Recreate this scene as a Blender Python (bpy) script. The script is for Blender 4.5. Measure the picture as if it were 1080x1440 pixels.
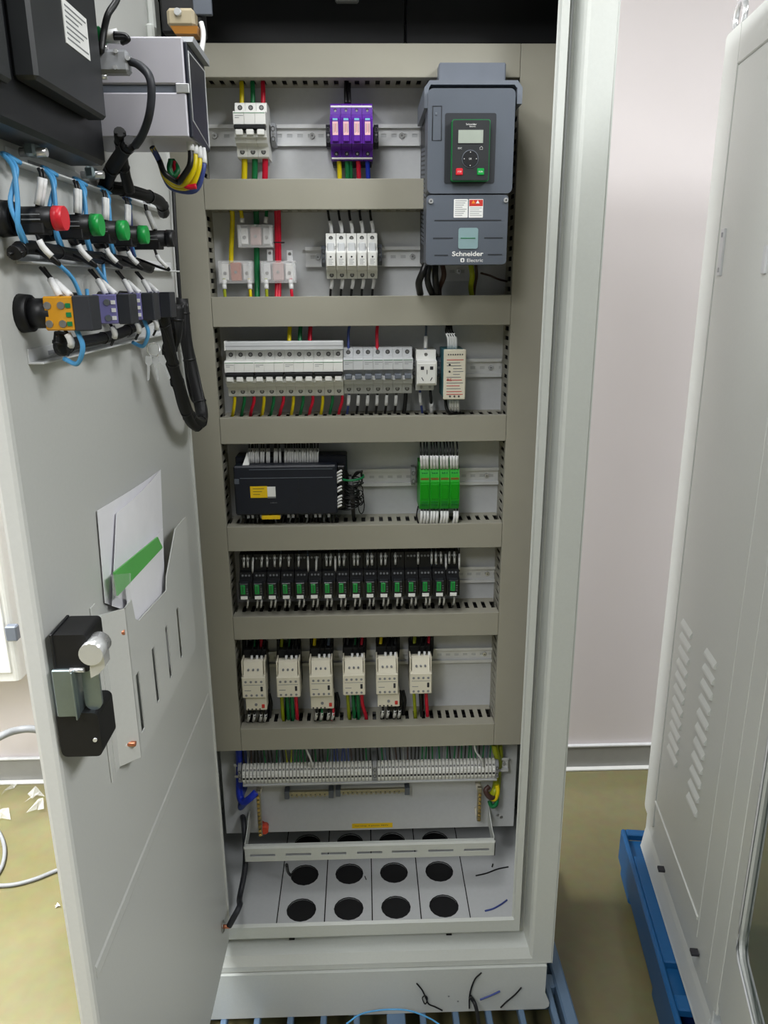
import bpy, math, random
from mathutils import Vector, Matrix
R = random.Random(7)
scene = bpy.context.scene
for o in list(bpy.data.objects): bpy.data.objects.remove(o, do_unlink=True)
COL = scene.collection

# ------------------------------------------------------------------ camera
# world: X right (cabinet centre line = 0), Y away from the viewer (duct fronts = 0), Z up (room floor = 0)
YAW, PITCH, ROLL = 0.02787845, 0.28918393, -0.0066016
CAM = Vector((-0.0029, -1.41903, 1.67208)); FPX = 1080.0
def _axes():
    cy, sy, cp, sp = math.cos(YAW), math.sin(YAW), math.cos(PITCH), math.sin(PITCH)
    fw = Vector((sy*cp, cy*cp, -sp)); rt = Vector((cy, -sy, 0)); up = rt.cross(fw)
    c, s = math.cos(ROLL), math.sin(ROLL)
    return c*rt + s*up, -s*rt + c*up, fw
RT, UP, FW = _axes()
cd = bpy.data.cameras.new('camera'); cam = bpy.data.objects.new('camera', cd); COL.objects.link(cam)
cd.sensor_fit = 'VERTICAL'; cd.sensor_height = 36; cd.lens = 27.0; cd.clip_start = .02; cd.clip_end = 50
m3 = Matrix((RT, UP, -FW)).transposed(); cam.matrix_world = Matrix.Translation(CAM) @ m3.to_4x4()
scene.camera = cam
def P(u, v, y):
    """world point on the depth plane Y=y that is seen at photo position u,v (used as a tape measure)"""
    d = FW + RT*((u-540)/FPX) + UP*((720-v)/FPX)
    return CAM + d*((y-CAM.y)/d.y)

# ------------------------------------------------------------------ light and exposure
vs = scene.view_settings
vs.view_transform = 'Standard'; vs.look = 'None'; vs.gamma = 1; vs.use_curve_mapping = False; vs.exposure = -0.48
wd = bpy.data.worlds.new('room_air'); scene.world = wd; wd.use_nodes = True
wd.node_tree.nodes['Background'].inputs[0].default_value = (.75, .8, .85, 1); wd.node_tree.nodes['Background'].inputs[1].default_value = .15
CEIL = 3.0
PANELS = [(-2.0, .3, 300), (-1.6, -1.15, 60), (-.3, -1.0, 28), (-1.0, -2.6, 56), (1.45, -1.75, 88), (2.2, -.4, 40)]
for i, (x, y, w) in enumerate(PANELS):
    ld = bpy.data.lights.new('ceiling_panel_light', 'AREA'); ld.shape = 'RECTANGLE'; ld.size = .55; ld.size_y = 1.1
    ld.energy = w; ld.color = (.965, .985, 1.0)
    lo = bpy.data.objects.new('ceiling_panel_light', ld); COL.objects.link(lo); lo.location = (x, y, CEIL-.035)

# ------------------------------------------------------------------ materials
MATS = {}
def mat(name, col, rough=.5, metal=0., noise=.04, scale=30., bump=0., alpha=1., trans=0., coat=0., emit=None, ior=1.45, stretch=None):
    if name in MATS: return MATS[name]
    m = bpy.data.materials.new(name); m.use_nodes = True; nt = m.node_tree; b = nt.nodes['Principled BSDF']
    def S(k, v):
        if k in b.inputs: b.inputs[k].default_value = v
    S('Base Color', (*col, 1)); S('Roughness', rough); S('Metallic', metal); S('IOR', ior)
    S('Transmission Weight', trans); S('Coat Weight', coat); S('Alpha', alpha)
    if noise or bump:
        tc = nt.nodes.new('ShaderNodeTexCoord'); mp = nt.nodes.new('ShaderNodeMapping'); nz = nt.nodes.new('ShaderNodeTexNoise')
        nz.inputs['Scale'].default_value = scale; nz.inputs['Detail'].default_value = 4
        if stretch: mp.inputs['Scale'].default_value = stretch
        nt.links.new(tc.outputs['Object'], mp.inputs[0]); nt.links.new(mp.outputs[0], nz.inputs['Vector'])
        if noise:
            cr = nt.nodes.new('ShaderNodeValToRGB')
            cr.color_ramp.elements[0].position = .3; cr.color_ramp.elements[1].position = .7
            cr.color_ramp.elements[0].color = (*[max(0, c*(1-noise)) for c in col], 1)
            cr.color_ramp.elements[1].color = (*[min(1, c*(1+noise)) for c in col], 1)
            nt.links.new(nz.outputs['Fac'], cr.inputs[0]); nt.links.new(cr.outputs[0], b.inputs['Base Color'])
            mr = nt.nodes.new('ShaderNodeMapRange'); mr.inputs['To Min'].default_value = rough*.9; mr.inputs['To Max'].default_value = min(1, rough*1.1)
            nt.links.new(nz.outputs['Fac'], mr.inputs[0]); nt.links.new(mr.outputs[0], b.inputs['Roughness'])
        if bump:
            bp = nt.nodes.new('ShaderNodeBump'); bp.inputs['Strength'].default_value = bump; bp.inputs['Distance'].default_value = .001
            nt.links.new(nz.outputs['Fac'], bp.inputs['Height']); nt.links.new(bp.outputs[0], b.inputs['Normal'])
    if emit:
        S('Emission Color', (*emit[0], 1)); S('Emission Strength', emit[1])
    m.diffuse_color = (*col, 1)
    MATS[name] = m; return m
def hx(r, g, b):
    f = lambda c: (c/255/12.92) if c/255 <= .04045 else ((c/255+.055)/1.055)**2.4
    return (f(r), f(g), f(b))
mat('cabinet_paint', hx(198, 201, 197), .38, noise=.015, scale=220, bump=.06)
mat('door_paint', hx(198, 199, 196), .36, noise=.015, scale=220, bump=.06)
mat('plate_paint', hx(196, 198, 200), .42, noise=.02, scale=120)
mat('duct_plastic', hx(154, 151, 138), .5, noise=.025, scale=14)
mat('white_plastic', hx(226, 226, 222), .4, noise=.015)
mat('cream_plastic', hx(220, 214, 196), .45, noise=.015)
mat('grey_plastic', hx(150, 152, 156), .45)
mat('light_grey_plastic', hx(196, 198, 200), .42)
mat('purple_plastic', hx(92, 34, 154), .35)
mat('drive_grey', hx(86, 92, 102), .42, noise=.02)
mat('drive_dark', hx(40, 42, 48), .5)
mat('drive_light', hx(104, 110, 120), .45)
mat('keypad_black', hx(42, 44, 46), .4)
mat('keypad_green', hx(22, 118, 62), .4)
mat('lcd', hx(158, 166, 156), .2)
mat('button_red', hx(208, 40, 52), .35)
mat('button_green', hx(20, 150, 66), .35)
mat('dark_plastic', hx(22, 23, 26), .42)
mat('soft_black', hx(14, 14, 16), .55)
mat('navy_plastic', hx(24, 28, 40), .42)
mat('green_module', hx(22, 158, 30), .4)
mat('relay_green', hx(20, 140, 62), .35)
mat('paper', hx(236, 235, 240), .7, noise=.02)
mat('label_white', hx(232, 232, 230), .55, noise=.02)
mat('sleeve_white', hx(226, 226, 226), .5, noise=.03)
mat('ink', hx(45, 45, 50), .6, noise=0)
mat('ink_grey', hx(130, 132, 135), .6, noise=0)
mat('ink_red', hx(196, 60, 56), .6, noise=0)
mat('label_yellow', hx(236, 196, 20), .5)
mat('label_pink', hx(232, 186, 190), .5)
mat('label_cyan', hx(120, 190, 210), .5)
mat('warn_red', hx(196, 48, 40), .5); mat('warn_orange', hx(232, 140, 30), .5)
mat('rail_steel', (.72, .73, .74), .4, metal=.12, noise=.05, scale=40)
mat('screw_steel', (.42, .42, .41), .35, metal=1., noise=.06, scale=200)
mat('screw_dark', (.12, .12, .12), .5, metal=.6)
mat('chrome', (.78, .79, .8), .2, metal=.65, noise=.03)
mat('zinc', hx(150, 164, 168), .3, metal=.85, noise=.05, scale=60)
mat('brass', (.62, .45, .16), .3, metal=1., noise=.1, scale=60)
mat('copper', (.72, .28, .16), .4, metal=.9)
mat('silver_box', hx(186, 184, 192), .42, metal=.25, noise=.02)
mat('w_yellow', hx(222, 200, 10), .38); mat('w_green', hx(10, 112, 62), .38); mat('w_red', hx(206, 16, 50), .38)
mat('w_blue', hx(28, 54, 186), .38); mat('w_black', hx(16, 16, 18), .42); mat('w_sky', hx(84, 160, 214), .4)
mat('w_navy', hx(62, 76, 140), .42); mat('w_grey', hx(140, 142, 144), .45); mat('w_white', hx(222, 222, 222), .45)
mat('w_yg', hx(150, 160, 24), .4); mat('w_slate', hx(96, 110, 130), .42); mat('w_brown', hx(70, 48, 44), .42)
mat('clear_plastic', (.93, .92, .93), .12, noise=0, trans=.0, alpha=.16)
mat('clear_film', (.95, .96, .96), .1, noise=0, alpha=.25)
mat('amber_clear', hx(210, 150, 40), .25, alpha=.85); mat('violet_block', hx(120, 116, 170), .35)
mat('transformer_pink', hx(190, 160, 156), .5); mat('transformer_copper', hx(176, 92, 58), .45)
mat('folder_green', hx(96, 182, 92), .35)
mat('wall_paint', hx(226, 219, 219), .7, noise=.012, scale=3, bump=.05)
mat('ceiling_paint', hx(170, 172, 172), .8, noise=.01)
mat('far_wall_paint', hx(140, 142, 144), .8, noise=.012, scale=3)
mat('skirting', hx(150, 150, 146), .35, noise=.03)
mat('seal_black', hx(18, 18, 18), .7)
mat('grommet', hx(20, 20, 22), .8)
mat('pallet_blue', hx(24, 86, 138), .42, noise=.06, scale=10)
mat('pallet_slate', hx(96, 120, 146), .5, noise=.08, scale=10)
mat('dark_glass', hx(70, 84, 80), .06, noise=0, coat=.6)
mat('alarm_beige', hx(168, 156, 130), .4)
mat('back_black', hx(20, 21, 25), .5, noise=.05, scale=5)
def floor_mat():
    m = bpy.data.materials.new('floor_epoxy'); m.use_nodes = True; nt = m.node_tree; b = nt.nodes['Principled BSDF']
    tc = nt.nodes.new('ShaderNodeTexCoord'); n1 = nt.nodes.new('ShaderNodeTexNoise'); n1.inputs['Scale'].default_value = 1.6; n1.inputs['Detail'].default_value = 6
    n2 = nt.nodes.new('ShaderNodeTexNoise'); n2.inputs['Scale'].default_value = 26; n2.inputs['Detail'].default_value = 5
    cr = nt.nodes.new('ShaderNodeValToRGB'); cr.color_ramp.elements[0].position = .32; cr.color_ramp.elements[1].position = .7
    cr.color_ramp.elements[0].color = (*hx(118, 112, 76), 1); cr.color_ramp.elements[1].color = (*hx(134, 129, 95), 1)
    mx = nt.nodes.new('ShaderNodeMixRGB'); mx.blend_type = 'MULTIPLY'; mx.inputs[0].default_value = .25
    for n in (n1, n2): nt.links.new(tc.outputs['Object'], n.inputs['Vector'])
    nt.links.new(n1.outputs['Fac'], cr.inputs[0]); nt.links.new(cr.outputs[0], mx.inputs[1]); nt.links.new(n2.outputs['Color'], mx.inputs[2])
    nt.links.new(mx.outputs[0], b.inputs['Base Color'])
    mr = nt.nodes.new('ShaderNodeMapRange'); mr.inputs['To Min'].default_value = .10; mr.inputs['To Max'].default_value = .24
    nt.links.new(n2.outputs['Fac'], mr.inputs[0]); nt.links.new(mr.outputs[0], b.inputs['Roughness'])
    bp = nt.nodes.new('ShaderNodeBump'); bp.inputs['Strength'].default_value = .12; bp.inputs['Distance'].default_value = .002
    nt.links.new(n1.outputs['Fac'], bp.inputs['Height']); nt.links.new(bp.outputs[0], b.inputs['Normal'])
    MATS['floor_epoxy'] = m
floor_mat()

# ------------------------------------------------------------------ mesh helpers
BASE = {}
def setp(o, label=None, cat=None, group=None, kind=None):
    if label: o['label'] = label
    if cat: o['category'] = cat
    if group: o['group'] = group
    if kind: o['kind'] = kind
    return o
def thing(name, label, cat, loc, group=None, rotz=0., base=None, kind=None):
    o = bpy.data.objects.new(name, None); COL.objects.link(o); o.empty_display_size = .03
    o.location = loc; o.rotation_euler = (0, 0, rotz)
    BASE[o.name] = Vector(base if base is not None else loc)
    return setp(o, label, cat, group, kind)
def place(name, me, parent=None, at=None):
    """link mesh data made in thing space (or around 'at') under a parent"""
    o = bpy.data.objects.new(name, me); COL.objects.link(o)
    if parent is not None:
        o.parent = parent; BASE[o.name] = BASE[parent.name]
        if at is not None:
            root = parent; off = Vector(at) - BASE[parent.name]
            while root.parent is not None: off -= root.location; root = root.parent
            o.location = off
    elif at is not None: o.location = at; BASE[o.name] = Vector(at)
    return o
class MB:
    def __init__(s): s.v = []; s.f = []; s.sm = []
    def add(s, vs, fs, smooth=False):
        k = len(s.v); s.v += [tuple(v) for v in vs]
        for f in fs: s.f.append(tuple(i+k for i in f)); s.sm.append(smooth)
        return s
    def box(s, x0, x1, y0, y1, z0, z1):
        if x0 > x1: x0, x1 = x1, x0
        if y0 > y1: y0, y1 = y1, y0
        if z0 > z1: z0, z1 = z1, z0
        return s.add([(x0,y0,z0),(x1,y0,z0),(x1,y1,z0),(x0,y1,z0),(x0,y0,z1),(x1,y0,z1),(x1,y1,z1),(x0,y1,z1)],
                     [(0,3,2,1),(4,5,6,7),(0,1,5,4),(1,2,6,5),(2,3,7,6),(3,0,4,7)])
    def cbox(s, x0, x1, y0, y1, z0, z1, c=.001):
        if x0 > x1: x0, x1 = x1, x0
        if y0 > y1: y0, y1 = y1, y0
        if z0 > z1: z0, z1 = z1, z0
        c = min(c, (x1-x0)*.45, (y1-y0)*.45, (z1-z0)*.45)
        vs = []; ix = {}
        X = (x0, x1); Y = (y0, y1); Z = (z0, z1); sg = (1, -1)
        for i in (0, 1):
            for j in (0, 1):
                for k in (0, 1):
                    ix[i,j,k,0] = len(vs); vs.append((X[i], Y[j]+sg[j]*c, Z[k]+sg[k]*c))
                    ix[i,j,k,1] = len(vs); vs.append((X[i]+sg[i]*c, Y[j], Z[k]+sg[k]*c))
                    ix[i,j,k,2] = len(vs); vs.append((X[i]+sg[i]*c, Y[j]+sg[j]*c, Z[k]))
        fs = []
        for i in (0, 1):
            q = [ix[i,0,0,0], ix[i,1,0,0], ix[i,1,1,0], ix[i,0,1,0]]; fs.append(q if i else q[::-1])
            q = [ix[0,i,0,1], ix[1,i,0,1], ix[1,i,1,1], ix[0,i,1,1]]; fs.append(q[::-1] if i else q)
            q = [ix[0,0,i,2], ix[1,0,i,2], ix[1,1,i,2], ix[0,1,i,2]]; fs.append(q if i else q[::-1])
        for a in (0, 1):
            for b in (0, 1):
                fs.append([ix[0,a,b,1], ix[1,a,b,1], ix[1,a,b,2], ix[0,a,b,2]])
                fs.append([ix[a,0,b,0], ix[a,1,b,0], ix[a,1,b,2], ix[a,0,b,2]])
                fs.append([ix[a,b,0,0], ix[a,b,1,0], ix[a,b,1,1], ix[a,b,0,1]])
                for k in (0, 1): fs.append([ix[a,b,k,0], ix[a,b,k,1], ix[a,b,k,2]])
        return s.add(vs, fs)
    def prism(s, poly, a0, a1, axis='x'):
        """poly in the plane across axis: x -> (y,z), y -> (x,z), z -> (x,y)"""
        n = len(poly)
        def pt(p, a): return {'x': (a, p[0], p[1]), 'y': (p[0], a, p[1]), 'z': (p[0], p[1], a)}[axis]
        vs = [pt(p, a0) for p in poly] + [pt(p, a1) for p in poly]
        return s.add(vs, [tuple(range(n))[::-1], tuple(range(n, 2*n))] + [(i, (i+1) % n, n+(i+1) % n, n+i) for i in range(n)])
    def rbox(s, u0, u1, v0, v1, a0, a1, r, axis='y', n=4):
        """box with rounded outline across axis"""
        poly = []
        for cx, cy, st in ((u1-r, v1-r, 0), (u0+r, v1-r, 90), (u0+r, v0+r, 180), (u1-r, v0+r, 270)):
            for k in range(n+1):
                a = math.radians(st+90*k/n); poly.append((cx+r*math.cos(a), cy+r*math.sin(a)))
        return s.prism(poly, a0, a1, axis)
    def cyl(s, p0, p1, r0, r1=None, n=12, cap=True):
        p0, p1 = Vector(p0), Vector(p1); r1 = r0 if r1 is None else r1
        d = (p1-p0).normalized(); a = Vector((0,0,1)) if abs(d.z) < .9 else Vector((1,0,0))
        e1 = d.cross(a).normalized(); e2 = d.cross(e1)
        ring = lambda p, r: [p + e1*(r*math.cos(2*math.pi*k/n)) + e2*(r*math.sin(2*math.pi*k/n)) for k in range(n)]
        k = len(s.v)
        s.add(ring(p0, r0)+ring(p1, r1), [(i, i+n, (i+1) % n+n, (i+1) % n) for i in range(n)], True)
        if cap: s.f += [tuple(k+i for i in range(n)), tuple(k+n+i for i in range(n))[::-1]]; s.sm += [False, False]
        return s
    def tube(s, pts, r, n=7, closed=False):
        pts = [Vector(p) for p in pts]; m = len(pts); k = len(s.v); prev = None
        for i, p in enumerate(pts):
            d = (pts[(i+1) % m] if (closed or i < m-1) else p) - (pts[i-1] if (closed or i > 0) else p)
            d = d.normalized() if d.length > 1e-9 else Vector((0,0,1))
            if prev is None:
                a = Vector((0,0,1)) if abs(d.z) < .9 else Vector((1,0,0)); e1 = d.cross(a).normalized()
            else:
                e1 = prev - d*prev.dot(d); e1 = e1.normalized() if e1.length > 1e-6 else d.orthogonal().normalized()
            prev = e1; e2 = d.cross(e1)
            rr = r[i] if isinstance(r, (list, tuple)) else r
            s.v += [tuple(p + e1*(rr*math.cos(2*math.pi*j/n)) + e2*(rr*math.sin(2*math.pi*j/n))) for j in range(n)]
        for i in range(m if closed else m-1):
            a, b = k+i*n, k+((i+1) % m)*n
            for j in range(n): s.f.append((a+j, a+(j+1) % n, b+(j+1) % n, b+j)); s.sm.append(True)
        if not closed:
            s.f += [tuple(k+j for j in range(n))[::-1], tuple(k+(m-1)*n+j for j in range(n))]; s.sm += [False, False]
        return s
    def disc(s, c, r, axis='y', n=14, a=0):
        c = Vector(c)
        def pt(t): 
            x, y = r*math.cos(t), r*math.sin(t)
            return c + {'y': Vector((x, 0, y)), 'x': Vector((0, x, y)), 'z': Vector((x, y, 0))}[axis]
        return s.add([pt(2*math.pi*i/n) for i in range(n)], [tuple(range(n))])
    def mesh(s, name, m, org=(0, 0, 0)):
        me = bpy.data.meshes.new(name); o = Vector(org)
        me.from_pydata([tuple(Vector(v)-o) for v in s.v], [], s.f)
        for p, q in zip(me.polygons, s.sm): p.use_smooth = q
        me.materials.append(MATS[m] if isinstance(m, str) else m)
        import bmesh
        b = bmesh.new(); b.from_mesh(me); bmesh.ops.recalc_face_normals(b, faces=b.faces[:]); b.to_mesh(me); b.free()
        return me
    def build(s, name, m, parent=None, label=None, cat=None, group=None, kind=None):
        if parent is not None:
            org = BASE[parent.name]; o = place(name, s.mesh(name, m, org), parent)
            pr = parent
            if pr.parent is not None and pr.location.length > 0: o.location = -pr.location
        else:
            n = len(s.v); lo = min(v[2] for v in s.v)
            org = Vector((sum(v[0] for v in s.v)/n, sum(v[1] for v in s.v)/n, lo))
            o = place(name, s.mesh(name, m, org), None, org)
        return setp(o, label, cat, group, kind)
def spline(pts, per=6):
    pts = [Vector(p) for p in pts]
    if len(pts) < 3:
        return [pts[0].lerp(pts[-1], i/4) for i in range(5)]
    out = []; e = [pts[0]*2-pts[1]] + pts + [pts[-1]*2-pts[-2]]
    for i in range(1, len(e)-2):
        a, b, c, d = e[i-1:i+3]
        for k in range(per):
            t = k/per
            out.append(.5*((2*b) + (c-a)*t + (2*a-5*b+4*c-d)*t*t + (3*b-a-3*c+d)*t**3))
    out.append(pts[-1]); return out
def wire(pts, r, m, label, cat='wire', group=None, sleeves=(), name='wire', parent=None, per=6, n=6):
    """pts world points; sleeves (from, to, radius) as fractions of the run"""
    sp = spline(pts, per)
    o = MB().tube(sp, r, n).build(name, m, parent, label, cat if parent is None else None, group)
    L = [0]
    for a, b in zip(sp, sp[1:]): L.append(L[-1]+(b-a).length)
    def at(f):
        d = f*L[-1]
        for i in range(len(sp)-1):
            if L[i+1] >= d: return sp[i].lerp(sp[i+1], (d-L[i])/max(1e-9, L[i+1]-L[i]))
        return sp[-1]
    for q in sleeves:
        f0, f1, rr = q[:3]
        mb = MB().tube([at(f0+(f1-f0)*k/3) for k in range(4)], rr, 6)
        if parent is None: mb.build('marker_sleeve', q[3] if len(q) > 3 else 'sleeve_white', o)
    return o
def W(pl, r, m, label, group=None, sleeves=(), name='wire', **k):
    return wire([P(*p) for p in pl], r, m, label, group=group, sleeves=sleeves, name=name, **k)
def bx(u0, v0, u1, v1, y):
    um, vm = (u0+u1)/2, (v0+v1)/2
    return P(u0, vm, y).x, P(u1, vm, y).x, P(um, v1, y).z, P(um, v0, y).z
def text(parent, body, x, y, z, w, h, m, name='lettering', rot=None, bold=False):
    """flat lettering facing the viewer (-Y) centred at x,z with size w x h"""
    cu = bpy.data.curves.new('lettering', 'FONT'); cu.body = body; cu.extrude = 0; cu.resolution_u = 3
    if bold: cu.offset = .02
    t = bpy.data.objects.new('lettering_tmp', cu); COL.objects.link(t)
    dg = bpy.context.evaluated_depsgraph_get(); dg.update()
    me = bpy.data.meshes.new_from_object(t.evaluated_get(dg)); bpy.data.objects.remove(t, do_unlink=True)
    xs = [v.co.x for v in me.vertices]; ys = [v.co.y for v in me.vertices]
    ax, bx_, ay, by = min(xs), max(xs), min(ys), max(ys); org = BASE[parent.name]
    for v in me.vertices:
        a = ((v.co.x-ax)/(bx_-ax)-.5)*w; b = ((v.co.y-ay)/(by-ay)-.5)*h
        q = Vector((x+a, y, z+b)) if rot is None else Vector((x, y, z)) + rot @ Vector((a, 0, b))
        v.co = q-org
    me.materials.clear(); me.materials.append(MATS[m])
    return place(name, me, parent)
def copy_tree(o, shift, label=None, parent=None):
    c = o.copy(); COL.objects.link(c)
    if parent is None: c.location = o.location + Vector(shift); BASE[c.name] = BASE[o.name] + Vector(shift)
    else: c.parent = parent; BASE[c.name] = BASE[parent.name]
    if label: c['label'] = label
    for ch in list(o.children): copy_tree(ch, shift, None, c)
    return c
ORD = ['first', 'second', 'third', 'fourth', 'fifth', 'sixth', 'seventh', 'eighth', 'ninth', 'tenth', 'eleventh', 'twelfth', 'thirteenth', 'fourteenth', 'fifteenth', 'sixteenth', 'seventeenth', 'eighteenth']
SCREW = {}
def screw(parent, x, y, z, r=.003, m='screw_steel', name='terminal_screw', proud=.0006):
    """a slotted screw head facing -Y"""
    key = (round(r, 5), m)
    if key not in SCREW:
        mb = MB().cyl((0, .0008, 0), (0, -proud, 0), r, r*.85, 10)
        mb.box(-r*.7, r*.7, -proud-.0002, -proud+.0001, -r*.14, r*.14)
        SCREW[key] = mb.mesh('screw_head', m)
    return place(name, SCREW[key], parent, (x, y, z))

# ================================================================== the room
def struct(name, mb, m): return mb.build(name, m, None, kind='structure')
WY = .95                                                     # back wall
struct('floor', MB().box(-4, 4.5, -6.5, WY+.1, -.1, 0), 'floor_epoxy')
struct('wall_back', MB().box(-4, 4.5, WY, WY+.1, 0, CEIL), 'wall_paint')
struct('wall_left', MB().box(-4.1, -4, -6.5, WY+.1, 0, CEIL), 'wall_paint')
struct('wall_right', MB().box(4.5, 4.6, -6.5, WY+.1, 0, CEIL), 'far_wall_paint')
struct('wall_front', MB().box(-4.1, 4.6, -6.6, -6.5, 0, CEIL), 'far_wall_paint')
struct('ceiling', MB().box(-4.1, 4.6, -6.6, WY+.1, CEIL, CEIL+.1), 'ceiling_paint')
bb = struct('baseboard_back', MB().cbox(-4, 4.5, WY-.012, WY+.001, 0, .088, .003), 'skirting')
MB().cbox(-4, 4.5, WY-.016, WY-.002, .088, .096, .002).build('top_trim', 'rail_steel', bb)
MB().cbox(-4, 4.5, WY-.03, WY-.011, 0, .008, .002).build('sealant_bead', 'white_plastic', bb)
mat('lamp_diffuser', (.95, .95, .95), .6, noise=0, emit=((1, .985, .96), 3.0))
for i, (x, y, w) in enumerate(PANELS):
    t = thing('ceiling_light', 'flat white ceiling light panel, %s from the left in the ceiling' % ORD[i], 'ceiling light', (x, y, CEIL-.02), 'ceiling light panels')
    MB().box(x-.3, x+.3, y-.6, y+.6, CEIL-.012, CEIL-.0005).build('frame', 'white_plastic', t)
    MB().box(x-.275, x+.275, y-.55, y+.55, CEIL-.018, CEIL-.012).build('diffuser', 'lamp_diffuser', t)

# ================================================================== main cabinet shell
ZF = .354                                                    # top of the gland floor
XO, ZB, ZT, YF = .391, .263, 2.255, -.12                     # half width, body bottom, body top, front plane
YBK = .36
YP = .08                                                     # mounting plate surface
cab = thing('electrical_cabinet', 'open light grey steel control cabinet full of wired devices', 'cabinet', (0, .1, ZB-.118))
MB().box(-XO, -XO+.002, YF+.002, YBK, ZB, ZT).box(-XO+.002, -XO+.03, -.06, -.058, ZB, ZT).build('side_panel', 'cabinet_paint', cab)
MB().box(XO-.002, XO, YF+.002, YBK, ZB, ZT).box(XO-.03, XO-.002, -.06, -.058, ZB, ZT).build('side_panel', 'cabinet_paint', cab)
MB().box(-XO, XO, YBK, YBK+.002, ZB, ZT).build('back_panel', 'cabinet_paint', cab)
MB().box(-XO, XO, YF+.002, YBK, ZT-.002, ZT).build('top_panel', 'cabinet_paint', cab)
# swept door frame: (side offset, bottom offset, y)
prof = [(0, 0, -.06), (0, 0, YF+.004), (.004, .003, YF), (.044, .016, YF), (.049, .022, YF+.003), (.052, .036, YF+.010), (.054, .040, YF+.03), (.056, .046, YF+.045),
        (.068, .066, YF+.045), (.071, .070, YF+.02), (.073, .078, YF+.014), (.085, .106, YF+.014), (.087, .110, YF+.020), (.089, .098, YF+.022)]
fv = []; ff = []
for (ox, oz, y) in prof:
    fv += [(-XO+ox, y, ZB+oz), (XO-ox, y, ZB+oz), (XO-ox, y, ZT-oz), (-XO+ox, y, ZT-oz)]
for i in range(len(prof)-1):
    for k in range(4): ff.append((i*4+k, i*4+(k+1) % 4, (i+1)*4+(k+1) % 4, (i+1)*4+k))
MB().add(fv, ff).build('door_frame', 'cabinet_paint', cab)
for u in (411, 631):
    p = P(u, 1331, YF+.04); MB().box(p.x-.006, p.x+.006, p.y-.002, p.y+.006, ZB+.046, ZB+.0475).build('drain_slot', 'seal_black', cab)
MB().tube([(-XO+.062, YF+.046, ZB+.056), (XO-.062, YF+.046, ZB+.056), (XO-.062, YF+.046, ZT-.05), (-XO+.062, YF+.046, ZT-.05)], .003, 6, True).build('door_seal', 'light_grey_plastic', cab)
# gland floor of separate plates with round cable openings closed by black foam discs
xs = [-.325, -.2030, -.1000, .0035, .1095, .2160, .325]
HR = .0315
def gland(x0, x1, cx, ys):
    mb = MB(); y0, y1 = -.088, .30
    if not ys: return mb.box(x0, x1, y0, y1, ZF-.003, ZF)
    cells = [y0] + [(a+b)/2 for a, b in zip(ys, ys[1:])] + [y1]
    n = 24
    for yc, a, b in zip(ys, cells, cells[1:]):
        ring = [(cx+HR*math.cos(2*math.pi*k/n), yc+HR*math.sin(2*math.pi*k/n)) for k in range(n)]
        def edge(t):
            c, s = math.cos(t), math.sin(t); k = min([((x1-cx) if c > 0 else (x0-cx))/c if abs(c) > 1e-9 else 9, ((b-yc) if s > 0 else (a-yc))/s if abs(s) > 1e-9 else 9])
            return (cx+c*k, yc+s*k)
        out = [edge(2*math.pi*k/n) for k in range(n)]
        mb.add([(x, y, ZF) for x, y in ring+out] + [(x, y, ZF-.003) for x, y in ring], [(k, (k+1) % n, n+(k+1) % n, n+k) for k in range(n)] + [(k, (k+1) % n, 2*n+(k+1) % n, 2*n+k) for k in range(n)])
        for (cxx, cyy) in ((x0, a), (x1, a), (x1, b), (x0, b)):
            near = sorted(range(n), key=lambda k: (out[k][0]-cxx)**2+(out[k][1]-cyy)**2)[:2]
            mb.add([(*out[near[0]], ZF), (*out[near[1]], ZF), (cxx, cyy, ZF)], [(0, 1, 2)])
    return mb
HY = [-.046, .058, .162, .262]
HC = [-.152, -.048, .056, .162]
for k in range(6):
    a, b = xs[k]+.0012, xs[k+1]-.0012
    if k in (0, 5):
        g5 = MB().box(a, b, -.088, .30, ZF-.003, ZF)
        g5.box(*((-.384, a) if k == 0 else (b, .384)), -.066, .30, ZF-.003, ZF).build('gland_plate', 'plate_paint', cab); continue
    gp = gland(a, b, HC[k-1] if 1 <= k <= 4 else 0, HY if 1 <= k <= 4 else None).build('gland_plate', 'plate_paint', cab)
    if 1 <= k <= 4:
        for y in HY:
            MB().cyl((HC[k-1], y, ZF-.012), (HC[k-1], y, ZF-.004), HR, HR, 20).tube([(HC[k-1]+HR*math.cos(t*math.pi/8), y+HR*math.sin(t*math.pi/8), ZF+.0003) for t in range(16)], .0011, 5, True).build('cable_grommet', 'grommet', gp)
MB().box(-.375, .375, -.066, .34, ZF-.03, ZF-.02).build('floor_pan', 'seal_black', cab)
# plinth with flared foot
ZP = ZB-.118
MB().box(-XO+.012, XO-.012, YF+.002, YF+.02, ZP+.012, ZB).build('plinth', 'cabinet_paint', cab)
MB().prism([(-XO+.004, ZP), (XO-.012, ZP), (XO-.004, ZP+.006), (XO-.003, ZP+.016), (XO-.014, ZP+.045), (XO-.014, ZB), (-XO+.014, ZB), (-XO+.014, ZP+.045), (-XO, ZP+.016), (-XO, ZP+.006)], YF-.006, YF+.002, 'y').build('plinth_cover', 'cabinet_paint', cab)
MB().box(-XO+.012, -XO+.03, YF+.02, YBK, ZP+.002, ZB).box(XO-.03, XO-.012, YF+.02, YBK, ZP+.002, ZB).box(-XO+.03, XO-.03, YBK-.02, YBK, ZP+.002, ZB).build('plinth_side', 'cabinet_paint', cab)
for u, v in ((631, 1401), (644, 1408)):
    p = P(u, v, YF-.006); MB().cyl((p.x, p.y-.0006, p.z), (p.x, p.y+.001, p.z), .0022, n=8).build('fixing_hole', 'ink_grey', cab)
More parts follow.
